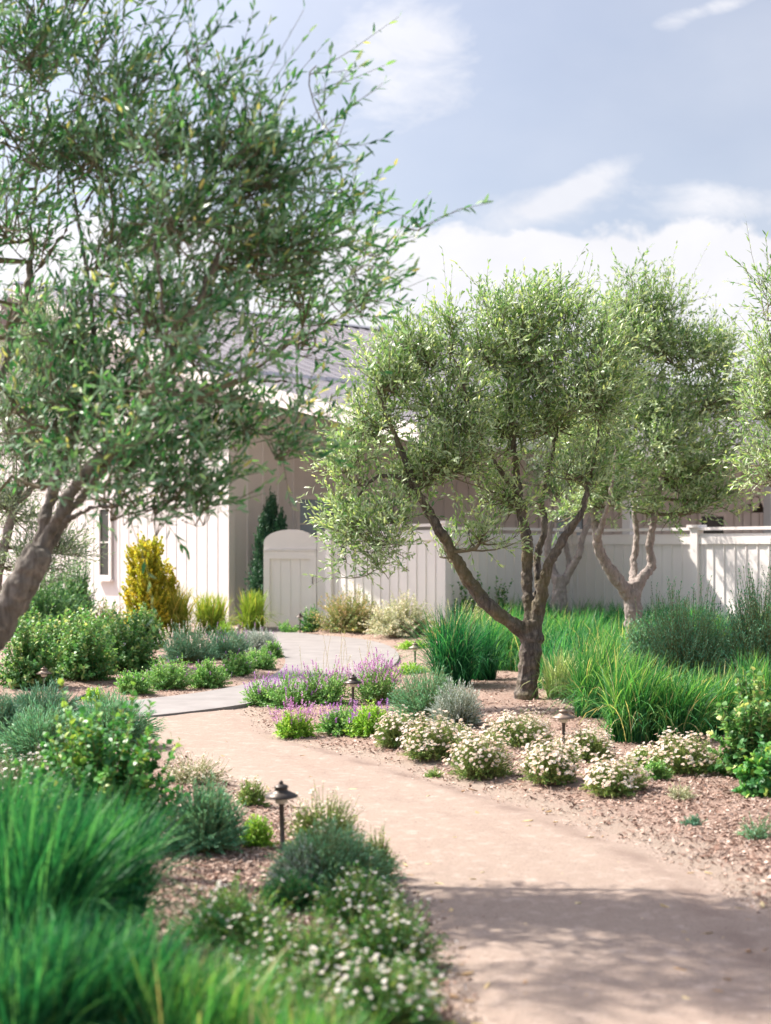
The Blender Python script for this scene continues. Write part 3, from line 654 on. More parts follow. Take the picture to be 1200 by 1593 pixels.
fa.prism([bl(S0,EV+.002,ZE-.34), bl(SE,EV+.002,ZE-.34), bl(SE,EV+.002,ZE-.01), bl(S0,EV+.002,ZE-.01)], tuple(VX*.04))
fa.prism([bl(S0+.01,.3,HB-.4), bl(S0+.01,EV-.02,ZE-.2), bl(SE,EV-.02,ZE-.2), bl(SE,.3,HB-.4)], (0,0,.02))
fa.build('fascia', M['white'], bd)
# tall narrow window in the gable wall, one in the long wall, and doors further along
def window(org, along, out_, w_, h_, z, name='window', pane='glass', bars=1, depth=.05):
    f = MB(); a = along; o_ = out_; t_ = .09
    def rect(u0,u1,z0,z1,dep,off): 
        return f.prism([org+a*u0+np.array([0,0,z0])+o_*off, org+a*u1+np.array([0,0,z0])+o_*off, org+a*u1+np.array([0,0,z1])+o_*off, org+a*u0+np.array([0,0,z1])+o_*off], tuple(o_*dep))
    rect(0,t_,z,z+h_,depth,.0); rect(w_-t_,w_,z,z+h_,depth,.0); rect(t_,w_-t_,z+h_-t_,z+h_,depth,.0); rect(t_,w_-t_,z,z+t_,depth,.0); rect(-.05,w_+.05,z-.05,z-.002,depth+.05,.0)
    for i in range(1, bars+1): rect(t_,w_-t_,z+h_*i/(bars+1)-.015,z+h_*i/(bars+1)+.015,depth*.7,.0)
    W_ = f.build(name, M['white'], bd)
    p = MB(); p.prism([org+a*t_+np.array([0,0,z+t_])+o_*.004, org+a*(w_-t_)+np.array([0,0,z+t_])+o_*.004, org+a*(w_-t_)+np.array([0,0,z+h_-t_])+o_*.004, org+a*t_+np.array([0,0,z+h_-t_])+o_*.004], tuple(o_*.012))
    p.build('pane', M[pane], W_)
window(bl(-.03,-5.45,0), VX, -UX, .62, 1.75, .95, pane='dark', bars=1)
window(bl(1.75,.0,0), UX, VX, 1.15, 1.9, .95, bars=2)
window(bl(10.0,.0,0), UX, VX, 1.2, 1.7, 1.0, bars=2)
window(bl(19.1,.0,0), UX, VX, 1.3, 1.7, 1.0, pane='dark', bars=1)
dr = MB(); dr.prism([bl(16.05,.012,0.02), bl(17.1,.012,0.02), bl(17.1,.012,2.6), bl(16.05,.012,2.6)], tuple(VX*.03)); door = dr.build('door', M['dark'], bd)
dr = MB(); dr.prism([bl(15.95,.01,0), bl(16.045,.01,0), bl(16.045,.01,2.7), bl(15.95,.01,2.7)], tuple(VX*.06)); dr.prism([bl(17.105,.01,0), bl(17.2,.01,0), bl(17.2,.01,2.7), bl(17.105,.01,2.7)], tuple(VX*.06)); dr.prism([bl(16.05,.01,2.605), bl(17.1,.01,2.605), bl(17.1,.01,2.7), bl(16.05,.01,2.7)], tuple(VX*.06)); dr.build('door_frame', M['white'], door)
# porch posts
for s in (.4, 5.2, 10.0, 14.8, 19.6):
    p = MB()
    c = bl(s, 6.55, 1.76); ang = math.atan2(UX[1], UX[0]); p.box(c, (.2,.2,3.52), ang); p.box(bl(s,6.55,3.42), (.28,.28,.12), ang)
    if s > 1: p.build('porch_post', M['white'], bd)
# gooseneck barn lamp on the shaded wall
lp = MB(); LB = bl(18.35,.03,2.95)
arc = [LB, LB+VX*.06, LB+VX*.10+np.array([0,0,.16]), LB+VX*.22+np.array([0,0,.26]), LB+VX*.36+np.array([0,0,.2]), LB+VX*.42+np.array([0,0,.02])]
lp.tube(catmull(arc, [.016]*6, .03)[0], .016, 8); lp.lathe([(.06,-.02),(.06,.02)], LB, 12)
lamp = lp.build('wall_lamp', M['bronze'], bd, smooth=True)
ls_ = MB(); LC = LB+VX*.42+np.array([0,0,-.22]); ls_.lathe([(.26,.0),(.25,.03),(.18,.08),(.08,.14),(.05,.2),(.04,.25),(.0,.26)], LC, 24); ls_.build('lamp_shade', M['bronze'], lamp, smooth=True)

# ------------------------------------------------------------------ garden walls (board and batten fence) and the arched gate
def fence(name, A, B, h, label, posts, bat=.25):
    A = np.array([A[0], A[1], 0.0]); B = np.array([B[0], B[1], 0.0]); d = B-A; Ln = np.linalg.norm(d); d = d/Ln; n = np.array([d[1], -d[0], 0]); n = n if n[1] < 0 else -n
    T = thing(name, A, label, 'fence'); ang = math.atan2(d[1], d[0])
    p = MB(); c = (A+B)/2; p.box(c+np.array([0,0,(h-.12)/2+.02]), (Ln, .05, h-.16), ang)
    q = bat
    while q < Ln-.05:
        p.box(A+d*q+n*.033+np.array([0,0,(h-.3)/2+.04]), (.022, .02, h-.3), ang); q += bat*(1+.0)
    p.build('board_panel', M['white'], T)
    for zz in (h-.24, .12):
        rl = MB(); rl.box(c+n*.045+np.array([0,0,zz]), (Ln, .045, .14), ang); rl.build('rail', M['white'], T)
    cp = MB(); cp.box(c+np.array([0,0,h-.03]), (Ln+.04, .2, .055), ang); cp.build('cap_rail', M['white'], T)
    for s in posts:
        pb = MB(); pb.box(A+d*s+n*.02+np.array([0,0,h/2]), (.17,.17,h), ang); pb.box(A+d*s+n*.02+np.array([0,0,h+.02]), (.26,.26,.05), ang); pb.build('post', M['white'], T)
    return T
def xy(px, D): return ((px-CX)/FPX*D, D)
GA, GB = xy(411, 30.0), xy(493, 29.75)
c1 = xy(514, 29.65); c2 = xy(694, 27.3); c3 = xy(884, 29.6); c4 = xy(1290, 24.6)
fence('garden_fence', c1, c2, 2.14, 'sunlit white batten fence panel between the arched gate and the corner', [.05, np.hypot(c2[0]-c1[0], c2[1]-c1[1])])
fence('garden_fence', (c2[0]+.06, c2[1]+.05), c3, 2.08, 'shaded white fence panel receding behind the forked olive trunk', [])
fence('garden_fence', (c3[0]+.03, c3[1]-.02), c4, 2.06, 'long white fence with wide battens behind the tall green grass', [.04, 3.35, 6.2])
# gate
ga = np.array([*GA, 0.0]); gb = np.array([*GB, 0.0]); gd_ = nrm(gb-ga); GL = float(np.linalg.norm(gb-ga)); gn = np.array([gd_[1], -gd_[0], 0]); gn = gn if gn[1] < 0 else -gn
T = thing('garden_gate', ga, 'white wooden garden gate with an arched top and one recessed panel', 'gate')
def g3(u_, z, o_=0): return ga+gd_*u_+gn*o_+np.array([0,0,z])
rise, spr = .27, 1.79
arc = [(GL/2+GL/2*math.cos(a), spr+rise*math.sin(a)) for a in np.linspace(0, math.pi, 25)]
lf = MB(); lf.prism([g3(0,.06), g3(GL,.06)]+[g3(a, z) for a, z in arc], tuple(-gn*.05))
leaf_ = lf.build('gate_leaf', M['white'], T)
fr = MB()
def frb(u0,u1,z0,z1,dep=.03): fr.prism([g3(u0,z0,.002), g3(u1,z0,.002), g3(u1,z1,.002), g3(u0,z1,.002)], tuple(gn*dep))
frb(.0,.13,.06,1.62); frb(GL-.13,GL,.06,1.62); frb(.13,GL-.13,.06,.24); frb(.13,GL-.13,1.46,1.62)
frb(0,GL,1.625,1.655,.045)
inner = [(GL/2+(GL/2-.0)*math.cos(a), spr+rise*math.sin(a)) for a in np.linspace(0, math.pi, 25)]
fr.prism([g3(0,1.66,.002), g3(GL,1.66,.002)]+[g3(a, z, .002) for a, z in inner], tuple(gn*.014))
fr.build('frame', M['white'], T)
gr = MB()
for q in (.34,.55,.76):
    gr.prism([g3(q,.25,.001), g3(q+.012,.25,.001), g3(q+.012,1.45,.001), g3(q,1.45,.001)], tuple(gn*.008))
gr.build('panel_moulding', M['white'], T)
hp = MB(); hp.tube([g3(GL-.07,.95,.03), g3(GL-.07,.98,.07), g3(GL-.07,1.08,.07), g3(GL-.07,1.11,.03)], .01, 8); hp.build('handle', M['bronze'], T)
pp = MB(); pp.prism([g3(GL+.015,0,.03), g3(GL+.22,0,.03), g3(GL+.22,2.02,.03), g3(GL+.015,2.02,.03)], tuple(-gn*.12)); pp.build('post', M['white'], T)
st = MB(); st.box(gp(418, 984)+np.array([.02,.15,.05]), (.5,.22,.1), -.06); o = st.build('threshold_stone', M['stone'], origin=None)
o['label'] = 'low grey stone edging at the foot of the arched gate'; o['category'] = 'stone'

# ------------------------------------------------------------------ olive trees
olive('olive_tree', (818,1092), gd(1090), [
  [(813,1102,0,.20),(817,1088,0,.150),(821,1060,0,.118),(824,1020,0,.115),(828,985,0,.125),(830,965,0,.11)],
  [(826,1005,0,.08),(812,982,0,.088),(790,965,-.05,.08),(760,942,-.1,.078),(736,912,-.1,.072),(715,880,-.15,.066),(694,842,-.15,.058),(668,798,-.2,.05),(650,765,-.25,.045),(630,715,-.3,.036),(606,655,-.3,.026),(585,600,-.3,.016)],
  [(828,985,0,.09),(823,940,.05,.062),(819,890,.1,.058),(821,850,.1,.06),(812,802,.15,.054),(806,765,.2,.045),(800,700,.2,.036),(794,620,.25,.026),(790,540,.3,.014)],
  [(830,985,0,.085),(843,925,-.05,.066),(852,885,-.1,.058),(868,852,-.15,.05),(888,822,-.2,.042),(905,795,-.3,.034),(920,735,-.3,.022),(932,670,-.3,.014),(940,600,-.2,.009)],
  [(834,960,.05,.06),(838,910,.15,.045),(836,870,.25,.04),(848,822,.3,.036),(843,775,.4,.034),(862,690,.5,.026),(868,600,.5,.02),(862,520,.5,.012)],
  [(655,775,-.2,.04),(622,745,-.3,.026),(590,742,-.4,.022),(562,765,-.5,.016),(548,810,-.6,.012)],
  [(808,770,.2,.036),(770,720,.0,.026),(735,650,-.2,.02),(715,570,-.3,.012)],
 ], [(690,640,85,90,0,46),(620,590,60,60,-.2,26),(560,660,50,45,-.2,20),(538,735,46,44,-.5,13),(556,810,44,46,-.6,14),(590,850,44,40,-.7,12),(700,730,62,52,-.2,28),(640,745,45,40,-.1,12),(655,545,52,40,-.2,16),
     (700,505,20,38,-.2,5),(755,560,55,55,0,14),(815,560,72,75,0,38),(850,650,72,72,.2,38),(775,670,60,62,.3,28),(800,492,38,34,.2,12),(856,485,40,34,.3,12),(905,600,55,75,-.3,26),(770,770,45,38,.2,12),
     (750,835,42,25,-.3,7),(880,745,50,40,-.2,14),(700,860,26,20,.2,3),(905,520,35,40,0,10),(572,895,34,20,-.7,4),(530,850,26,24,-.6,3),(625,810,44,30,-.6,8),(930,555,44,50,-.2,14),(930,640,40,50,-.2,12),(760,490,28,34,.1,5)],
  'forked olive tree rising from the mulch beside the daisies, its leafy crown in focus', 'olive trees in the garden', M['olive'], M['bark'], L=.076, W=.0195, seed=21, per=11, nshoot=7, sp=1.48, voxel=.010)
olive('olive_tree', (985,1034), 21.0, [
  [(980,1045,0,.17),(983,1020,0,.14),(985,965,0,.125),(984,930,0,.13),(982,905,0,.1)],
  [(984,935,0,.1),(965,908,-.1,.095),(945,880,-.2,.08),(931,850,-.3,.07),(926,812,-.4,.058),(912,760,-.4,.045),(905,690,-.4,.03)],
  [(986,930,0,.09),(998,900,.0,.075),(1014,880,.1,.065),(1010,850,.1,.06),(1018,805,.1,.055),(1030,740,.2,.036),(1050,660,.2,.022),(1070,580,.2,.018)],
  [(985,915,0,.08),(986,880,.3,.055),(990,830,.4,.045),(985,770,.5,.03),(992,700,.5,.016)],
  [(928,840,-.4,.055),(945,790,-.7,.034),(955,730,-.9,.018),(958,680,-1,.01)],
 ], [(1000,520,65,60,0,34),(950,485,35,40,0,12),(1030,462,35,28,0,9),(1080,545,52,48,0,22),(1105,630,48,58,.2,26),(1000,640,85,75,.2,46),(930,700,60,65,-.2,28),(1060,740,60,50,.2,26),(960,770,62,40,-.3,18),(1110,730,38,38,.4,12),(1030,690,55,50,-.4,20),(900,790,35,30,-.3,8),(1010,790,30,25,0,5),(1140,600,25,50,.3,8),(1070,800,45,28,0,9),(1125,775,36,30,.2,9),(1150,690,26,44,.3,9),(1120,560,35,36,.2,9),(950,555,44,70,.1,18),(945,650,40,50,0,12),(985,450,40,26,0,7)],
  'olive tree with a splayed trunk standing in the tall grass before the long fence', 'olive trees in the garden', M['olive'], M['bark_pale'], L=.084, W=.022, seed=33, per=11, nshoot=8, voxel=.013, sp=1.42)
olive('olive_tree', (869,990), 26.5, [
  [(869,1002,0,.17),(870,950,0,.15),(871,920,0,.14),(868,895,0,.12)],
  [(870,915,0,.1),(858,880,.1,.08),(852,850,.1,.07),(858,800,.1,.05),(850,740,.1,.035)],
  [(872,915,0,.1),(885,890,0,.075),(900,865,-.1,.065),(907,835,-.1,.06),(925,790,-.1,.045),(935,730,0,.03)],
  [(878,905,.1,.08),(886,880,.3,.06),(880,840,.3,.045),(884,790,.3,.03)],
 ], [(860,750,50,50,0,22),(925,760,50,42,0,20),(890,690,65,55,.2,26),(960,700,50,50,.3,16)],
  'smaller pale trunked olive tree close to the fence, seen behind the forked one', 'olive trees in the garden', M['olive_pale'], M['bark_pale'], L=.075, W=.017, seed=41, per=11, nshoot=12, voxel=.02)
# near left: leans into the picture from the left edge
olive('olive_tree', (-180,1362), 7.5, [
  [(-188,1380,0,.14),(-178,1340,0,.115),(-135,1220,0,.10),(-85,1110,0,.093),(-28,1015,0,.086),(20,935,0,.083),(52,882,0,.08),(66,855,0,.068)],
  [(55,885,0.15,0.0474),(62,850,0.15,0.039),(70,810,0.15,0.0355),(84,760,0.25,0.032),(104,705,0.25,0.0296),(135,640,0.3,0.0237),(150,560,0.35,0.019),(140,450,0.35,0.0154),(120,330,0.45,0.0106),(110,220,0.45,0.0059)],
  [(60,875,0.15,0.0444),(80,825,0.05,0.0331),(104,780,0.05,0.0326),(135,735,0.05,0.0296),(180,690,0.0,0.0261),(222,635,-0.05,0.0249),(262,560,-0.1,0.0237),(300,490,-0.15,0.019),(340,400,-0.15,0.0142),(380,300,-0.15,0.0094),(420,210,-0.15,0.0054)],
  [(66,870,0.25,0.0385),(96,815,0.35,0.0272),(130,770,0.45,0.0237),(185,700,0.45,0.0249),(235,655,0.5,0.0237),(290,625,0.55,0.0213),(345,600,0.55,0.0195),(395,578,0.55,0.0166),(440,540,0.55,0.0142),(500,510,0.65,0.0094),(560,450,0.65,0.0054)],
  [(380,588,0.55,0.013),(440,596,0.45,0.0089),(500,608,0.45,0.0065),(545,625,0.35,0.0035)],
  [(100,812,0.25,0.0178),(140,792,0.05,0.0118),(190,786,-0.05,0.0094),(240,792,-0.05,0.0065),(290,812,-0.05,0.0035)],
  [(-40,1050,0.15,0.0414),(-48,900,0.45,0.0355),(-30,740,0.65,0.0308),(-5,610,0.75,0.0266),(25,510,0.75,0.0225),(45,440,0.75,0.0202),(52,330,0.75,0.0154),(70,210,0.75,0.0106),(80,110,0.75,0.0059)],
  [(45,440,0.75,0.0154),(80,390,0.65,0.0118),(120,340,0.55,0.0094),(170,240,0.45,0.0054)],
  [(262,560,-0.1,0.0178),(250,450,-0.35,0.013),(240,330,-0.45,0.0094),(235,200,-0.55,0.0054)],
  [(240,650,0.5,0.0118),(330,655,0.25,0.0083),(400,665,0.15,0.0059),(440,690,0.15,0.0035)],
 ], [(45,90,80,75,.3,26),(150,70,50,36,.2,4),(200,140,80,65,0,18),(40,250,85,80,.4,26),(150,250,80,70,.2,24),(260,240,75,65,-.2,22),(310,130,45,55,-.2,6),(340,230,60,55,-.3,16),(415,290,70,62,-.3,26),
     (440,165,40,36,0,2),(505,200,30,80,0,4),(530,295,30,44,.1,5),(480,375,55,50,0,17),(565,385,34,36,.2,4),(625,352,22,12,.2,1),(300,350,85,70,-.3,30),(190,370,75,70,.2,22),(70,370,50,40,.6,5),(400,410,75,55,-.1,26),(545,450,45,38,.3,9),(470,460,60,38,.2,13),
     (220,480,80,62,0,24),(110,520,70,62,.2,18),(20,480,40,50,.6,4),(330,470,60,40,.2,9),(300,560,60,34,0,7),(400,510,50,28,.3,6),(490,525,45,26,.4,5),(110,620,75,60,.1,20),(210,610,75,50,.2,18),(20,620,55,60,.3,12),
     (90,700,55,50,.2,11),(200,700,75,45,.1,22),(300,690,65,40,.2,18),(390,660,45,36,.2,9),(440,690,30,36,.1,7),(260,760,60,36,-.1,16),(320,770,38,30,0,7),(180,770,45,30,.1,7),(20,740,50,50,.4,9),(235,812,38,18,-.2,4),(0,350,60,90,.5,14),(-60,200,80,90,.4,10),(-60,450,70,90,.4,8),(480,620,35,26,.3,3),(180,690,60,50,-.5,9),(240,610,55,50,-.5,9),(290,500,50,50,-.6,8),(130,760,45,36,-.5,6),(370,590,50,26,-.4,5),(0,-70,80,60,.2,15),(130,-90,80,60,0,14),(-120,-40,90,80,-.1,14),(60,-200,100,80,0,14),(230,-120,80,60,0,9),(-60,-170,100,80,.2,12),(160,-260,90,70,0,9),(-330,-60,110,90,-.3,10),(-230,-130,100,80,-.4,9),(-420,20,110,90,-.2,9),(-300,90,100,80,-.5,8),(-350,-210,110,90,-.2,10),(-480,-100,110,90,-.1,8),(-200,10,90,80,-.3,8),(-230,330,100,90,0,8),(-400,230,110,80,.4,8),(-250,470,90,70,.2,7),(-360,350,90,80,.3,7)],
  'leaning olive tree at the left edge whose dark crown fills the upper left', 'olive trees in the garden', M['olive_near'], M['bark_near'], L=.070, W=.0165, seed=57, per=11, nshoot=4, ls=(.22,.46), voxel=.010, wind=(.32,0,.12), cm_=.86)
# right edge
olive('olive_tree', (1370,1165), 12.2, [
  [(1370,1180,0,.16),(1365,1100,0,.13),(1355,1000,0,.11),(1345,930,0,.1)],
  [(1348,950,0,.09),(1310,850,0,.06),(1270,760,0,.05),(1235,680,0,.035),(1210,590,0,.022),(1195,500,0,.01)],
  [(1350,950,0,.08),(1400,830,.2,.06),(1430,700,.2,.05),(1440,560,.3,.03)],
 ], [(1195,470,18,50,0,3),(1196,560,26,40,0,6),(1205,640,48,45,0,18),(1215,715,50,45,0,16),(1198,755,28,18,0,3),(1280,600,60,80,0,22),(1290,730,60,50,0,14),(1400,560,90,90,.2,26),(1260,480,40,50,0,8)],
  'olive foliage reaching in at the right edge above the fence', 'olive trees in the garden', M['olive'], M['bark_near'], L=.066, W=.014, seed=63, per=12, nshoot=10, voxel=.018)
# pale olive behind on the left
olive('olive_tree', (-20,1035), 20.5, [
  [(-20,1050,0,.15),(-15,960,0,.12),(-5,880,0,.11)],
  [(-5,890,0,.09),(20,800,0,.06),(45,700,0,.045),(60,620,0,.03),(70,540,0,.015)],
  [(-8,890,0,.08),(-40,790,0,.06),(-50,680,.2,.045),(-40,560,.2,.02)],
  [(30,780,0,.045),(70,740,0,.03),(100,700,0,.018)],
 ], [(30,560,60,60,0,26),(80,620,50,55,0,20),(20,680,60,60,0,26),(80,720,50,50,0,18),(10,790,60,50,0,20),(90,850,42,34,0,12),(50,880,50,30,-.3,12),(-50,620,60,80,0,18),(115,560,30,36,0,8),(50,500,46,26,0,8)],
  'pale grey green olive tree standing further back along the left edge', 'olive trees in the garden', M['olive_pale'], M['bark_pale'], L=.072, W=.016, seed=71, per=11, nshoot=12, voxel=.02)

# ------------------------------------------------------------------ path lights
def path_light(x, y, label, h=.40, lean=(0,0), seed=0, mat='bronze', ytop=None):
    p = gp(x, y); p[2] = float(gz(p[:1], p[1:2])[0]); T = thing('path_light', p, label, 'garden light', 'path lights along the beds')
    s = MB(); s.lathe([(.03,.0),(.03,.03),(.013,.05),(.013,h-.10),(.018,h-.085),(.026,h-.07)], p, 16); s.build('post', M['bronze'], T, smooth=True)
    s = MB(); s.lathe([(.03,h-.085),(.034,h-.08),(.034,h-.045),(.03,h-.04)], p, 16); s.build('lens', M['lens'], T, smooth=True)
    s = MB(); s.lathe([(.088,h-.052),(.090,h-.046),(.060,h-.030),(.036,h-.018),(.034,h-.004),(.040,h+.0),(.036,h+.008),(.014,h+.018)], p, 28); s.build('shade', M[mat], T, smooth=True)
    s = MB(); s.lathe([(.010,h+.017),(.013,h+.024),(.009,h+.034),(.002,h+.038)], p, 12); s.build('finial', M[mat], T, smooth=True)
    T.rotation_euler = (lean[0], lean[1], 0)
    return T
path_light(440, 1333, 'dark metal path light nearest the camera, rising behind the grey lavender', h=.355, mat='bronze', lean=(.02,-.02))
path_light(549, 1119, 'bronze path light among the purple flowers where the paths meet', h=.36, mat='bronze', lean=(0,.01))
path_light(877, 1187, 'bronze path light standing between the white daisy mounds', h=.36, mat='bronze_lit')
path_light(646, 1046, 'slender path light beside the dark grass clump at the walk', h=.34, mat='bronze_lit')
path_light(467, 987, 'small path light in front of the arched gate', h=.40, mat='bronze')
path_light(69, 1080, 'bronze path light in the left bed in front of the rose bushes', h=.25, mat='bronze_lit')
path_light(372, 992, 'low path light at the far end of the left bed by the walk', h=.2, mat='bronze_lit')
hs = MB(); P = [gp(120,1092,.03), gp(150,1080,.035), gp(185,1071,.035), gp(215,1068,.03), gp(245,1070,.02)]
hs.tube(catmull(P, [.02]*5, .06)[0], .017, 8); o = hs.build('garden_hose', M['hose'], smooth=True); o['label'] = 'black irrigation hose lying across the mulch of the left bed'; o['category'] = 'hose'
# ------------------------------------------------------------------ right bed
DG = 'white daisy mounds along the path'
for x, y, wp, hp_, lab, sd_, nf in [
   (620,1168,72,56,'small pink tinged daisy mound touching the grey lavender, leftmost on the right bed',1,150),
   (672,1186,98,70,'full white daisy mound directly below the grey lavender',2,260),
   (748,1212,102,74,'round daisy mound with a dark green foot right at the path edge',3,230),
   (808,1168,112,58,'wide daisy mound in front of the olive trunk, set back from the path',4,260),
   (858,1228,86,70,'tallest daisy mound just left below the bronze path light',5,260),
   (918,1192,84,56,'daisy mound tucked behind the bronze path light at its right',6,180),
   (960,1246,94,58,'daisy mound furthest forward on the right bed',7,220),
   (1066,1216,112,66,'daisy mound farthest right, between grass and rose bush',8,200),
   (712,1172,58,34,'small low daisy mound wedged behind the round dark footed one',9,60),
   (1004,1206,50,34,'small daisy mound squeezed between the two on the right, by the grass',10,50)]:
    mound('daisy_bush', x, y, wp*1.04, hp_*.88, lab, 'daisy bush', 'daisyleaf', n=560, m=13, L=.024, W=.0055, ang=.8, seed=sd_, flowers=('daisy', int(nf*1.75), .0165, 'petal'), group=DG, t0=.3, base=.35, lo=.8)
mound('daisy_bush', 1022, 1226, 46, 34, 'low leafy daisy plant with hardly any blossoms between two mounds', 'daisy bush', 'mint', n=150, m=14, L=.028, W=.009, flowers=('daisy', 14, .014, 'petal'), group=DG)
mound('lavender_bush', 668, 1132, 130, 88, 'teal green lavender mound left of the olive trunk', 'lavender', 'teal', n=620, m=20, L=.036, W=.0055, ang=.5, seed=3, lo=.8, t0=.2)
mound('lavender_bush', 712, 1140, 92, 76, 'silver grey lavender in front of the teal one', 'lavender', 'grey', n=420, m=20, L=.034, W=.006, ang=.5, seed=4, lo=.8, t0=.2)
SG = 'purple flowering sage by the walk'
for x, y, wp, hp_, lab, sd_, fl, fm, mt in [
   (408,1098,70,42,'low sage with few purple blossoms at the left tip of the bed',1,30,'purple','mint'),
   (455,1102,90,52,'green sage mound with lilac blossoms next to the concrete walk',2,30,'purple','mint'),
   (506,1102,90,62,'sage mound thick with violet spikes left of the path light',3,45,'pinkp','mint'),
   (585,1102,100,66,'sage mound with magenta spikes right of the path light',4,110,'pinkp','mint'),
   (532,1146,84,40,'leafy green sage with a few purple blossoms below the path light',5,30,'purple','mint'),
   (576,1150,72,52,'small pale green sage beside the pink daisy mound',6,14,'purple','lime'),
   (458,1148,66,42,'upright sage with tall violet spikes alone at the path edge',7,36,'pinkp','lime')]:
    mound('sage_bush', x, y, wp, hp_, lab, 'sage', mt, n=200, m=15, L=.034, W=.013, ang=.9, seed=sd_, flowers=('spike', int(fl*1.8), .019, fm), group=SG, spike=.09 if sd_ != 7 else .14)
# tall sparse stems beside the walk
T = thing('tall_weed', gp(545,1075), 'sparse tall weed with thin bare stems in front of the concrete walk', 'weed'); r = np.random.default_rng(8); b = MB(); n = 22
B = gp(545,1075)+np.c_[r.normal(0,.22,n), r.normal(0,.12,n), np.zeros(n)]; E = B+np.c_[r.normal(0,.09,n), r.normal(0,.1,n), r.uniform(.35,.72,n)]; C = (B+E)/2+r.normal(0,.03,(n,3))
stems(b, B, C, E, np.full(n,.003), np.full(n,.0015), 1, 4); shoots(b, B, C, E, 18, .2, 1, .022, .006, .8, r, 0); b.build('foliage', [M['dusty'], M['stemdry']], T)

def clump(name, x, y, h, n, label, mat, seed, spread=.55, lean=(.12,0), w=.0045, root=.16, group=None, cat='grass', vl=0, vh=1, D=None, stalks=0, stiff=1.0):
    r = np.random.default_rng(seed*31+7); p = gp(x, y); 
    p[2] = float(gz(p[:1], p[1:2])[0])-.01; T = thing(name, p, label, cat, group); b = MB()
    blades(b, p, n, h, spread, r, lean, w, 0, 6, vl, vh, root=root, stiff=stiff)
    b.build('blades', M[mat], T)
    if stalks:
        s = MB(); q = stalks; B = p+np.c_[r.normal(0,root*.5,q), r.normal(0,root*.5,q), np.zeros(q)]; E = B+np.c_[r.normal(.1,.22,q), r.normal(0,.2,q), r.uniform(.85,1.08,q)*h]; C = (B*.4+E*.6)+np.array([0,0,.1]); C[:,:2] = B[:,:2]*.7+E[:,:2]*.3
        stems(s, B, C, E, np.full(q,.002), np.full(q,.001), 1, 4); shoots(s, B, C, E, 16, .8, 1.0, .022, .006, .35, r, 0); s.build('seed_heads', [M['grass_pale'], M['stemdry']], T)
    return T
GG = 'grass clumps in the right bed'
clump('grass_clump', 705, 1072, .98, 1100, 'dark green arching grass clump with pale seed heads beside the concrete walk', 'grass_teal', 1, 1.0, (-.03,0), .0052, .2, GG, stalks=30)
clump('grass_clump', 748, 1062, .8, 600, 'lower dark green clump pressed against the seed headed one', 'grass_teal', 2, .7, (.1,0), .0048, .18, GG)
clump('grass_clump', 872, 1090, .55, 420, 'pale striped grass tuft right beside the olive trunk', 'grass_pale', 3, 1.0, (.1,0), .0055, .14, GG)
clump('grass_clump', 925, 1122, .78, 900, 'bright green grass clump behind the bronze path light', 'grass', 4, .8, (.16,0), .0052, .19, GG)
clump('grass_clump', 982, 1158, .78, 1000, 'front grass clump rising just behind the foremost daisies', 'grass', 5, .8, (.16,0), .0052, .19, GG)
clump('grass_clump', 1052, 1160, .62, 1100, 'sunlit grass clump behind the farthest right daisy mound', 'grass', 6, .8, (.16,0), .0052, .19, GG)
clump('grass_clump', 1110, 1150, .60, 1000, 'grass clump half hidden by the right hand rose bush', 'grass', 7, .8, (.16,0), .0052, .19, GG)
clump('grass_clump', 770, 1042, .72, 700, 'light green grass clump left of the olive trunk', 'grass', 9, .6, (.1,0), .0045, .2, GG)
clump('grass_clump', 1178, 1128, .66, 900, 'grass clump at the right edge between the rose bush and the grey green shrub', 'grass', 11, .8, (.1,0), .0052, .2, GG)
# the meadow behind: one mass
r = np.random.default_rng(90); b = MB(); cnt = 0
FR = [(752,1030),(800,1052),(850,1068),(900,1100),(950,1128),(990,1100),(1005,1040),(1500,1000),(1400,972),(1000,976),(850,979),(780,986),(750,1000)]
poly = np.array([gp(*q)[:2] for q in FR])
while cnt < 160:
    X, Y = r.uniform(1, 9.5), r.uniform(13, 31)
    if not inpoly(np.array([X]), np.array([Y]), poly)[0] or X/Y > .36: continue
    if Y > 19 and r.random() < .25: continue
    cnt += 1; hh = r.uniform(.6, .84); lo_ = r.uniform(0, .3)
    if r.random() < .12: lo_ = .4
    blades(b, np.array([X, Y, 0]), 250, hh, .85, r, (.18, -.03), .0058, int(r.random() < .45), 5, lo_, lo_+.7, root=.24)
o = b.build('tall_grass', [M['grass'], M['grass_teal']])
o['kind'] = 'stuff'
# big grey green shrubs at the back right
for i, (x, y, wp, hp_, lab) in enumerate([(1082,1108,215,185,'large grey green shrub with upright tips in front of the long fence'),(1192,1112,150,215,'large grey green shrub at the right edge in front of the fence'),(1008,1078,90,110,'lower grey green shrub just right of the splayed olive trunk')]):
    mound('silver_shrub', x, y, wp, hp_, lab, 'shrub', 'teal', n=900, m=24, L=.040, W=.0125, ang=.9, seed=20+i, lo=.7, t0=.2, group='grey green shrubs before the fence', flowers=('spike', 26, .018, 'conifer'), spike=.28, sr=.003)
# right rose bush
mound('rose_bush', 1178, 1222, 130, 165, 'rose bush with glossy leaves and reddish new shoots at the right edge', 'rose bush', 'rosel', n=130, m=22, L=.058, W=.036, ang=1.1, seed=31, lo=.6, t0=.2, curl=.2, sr=.004, base=.3)
mound('rose_bush', 1196, 1248, 100, 85, 'dark leaved low rose growth below the right hand rose bush', 'rose bush', 'rose', n=70, m=18, L=.055, W=.034, ang=1.1, seed=32, lo=.6, t0=.2, curl=.2, sr=.004)
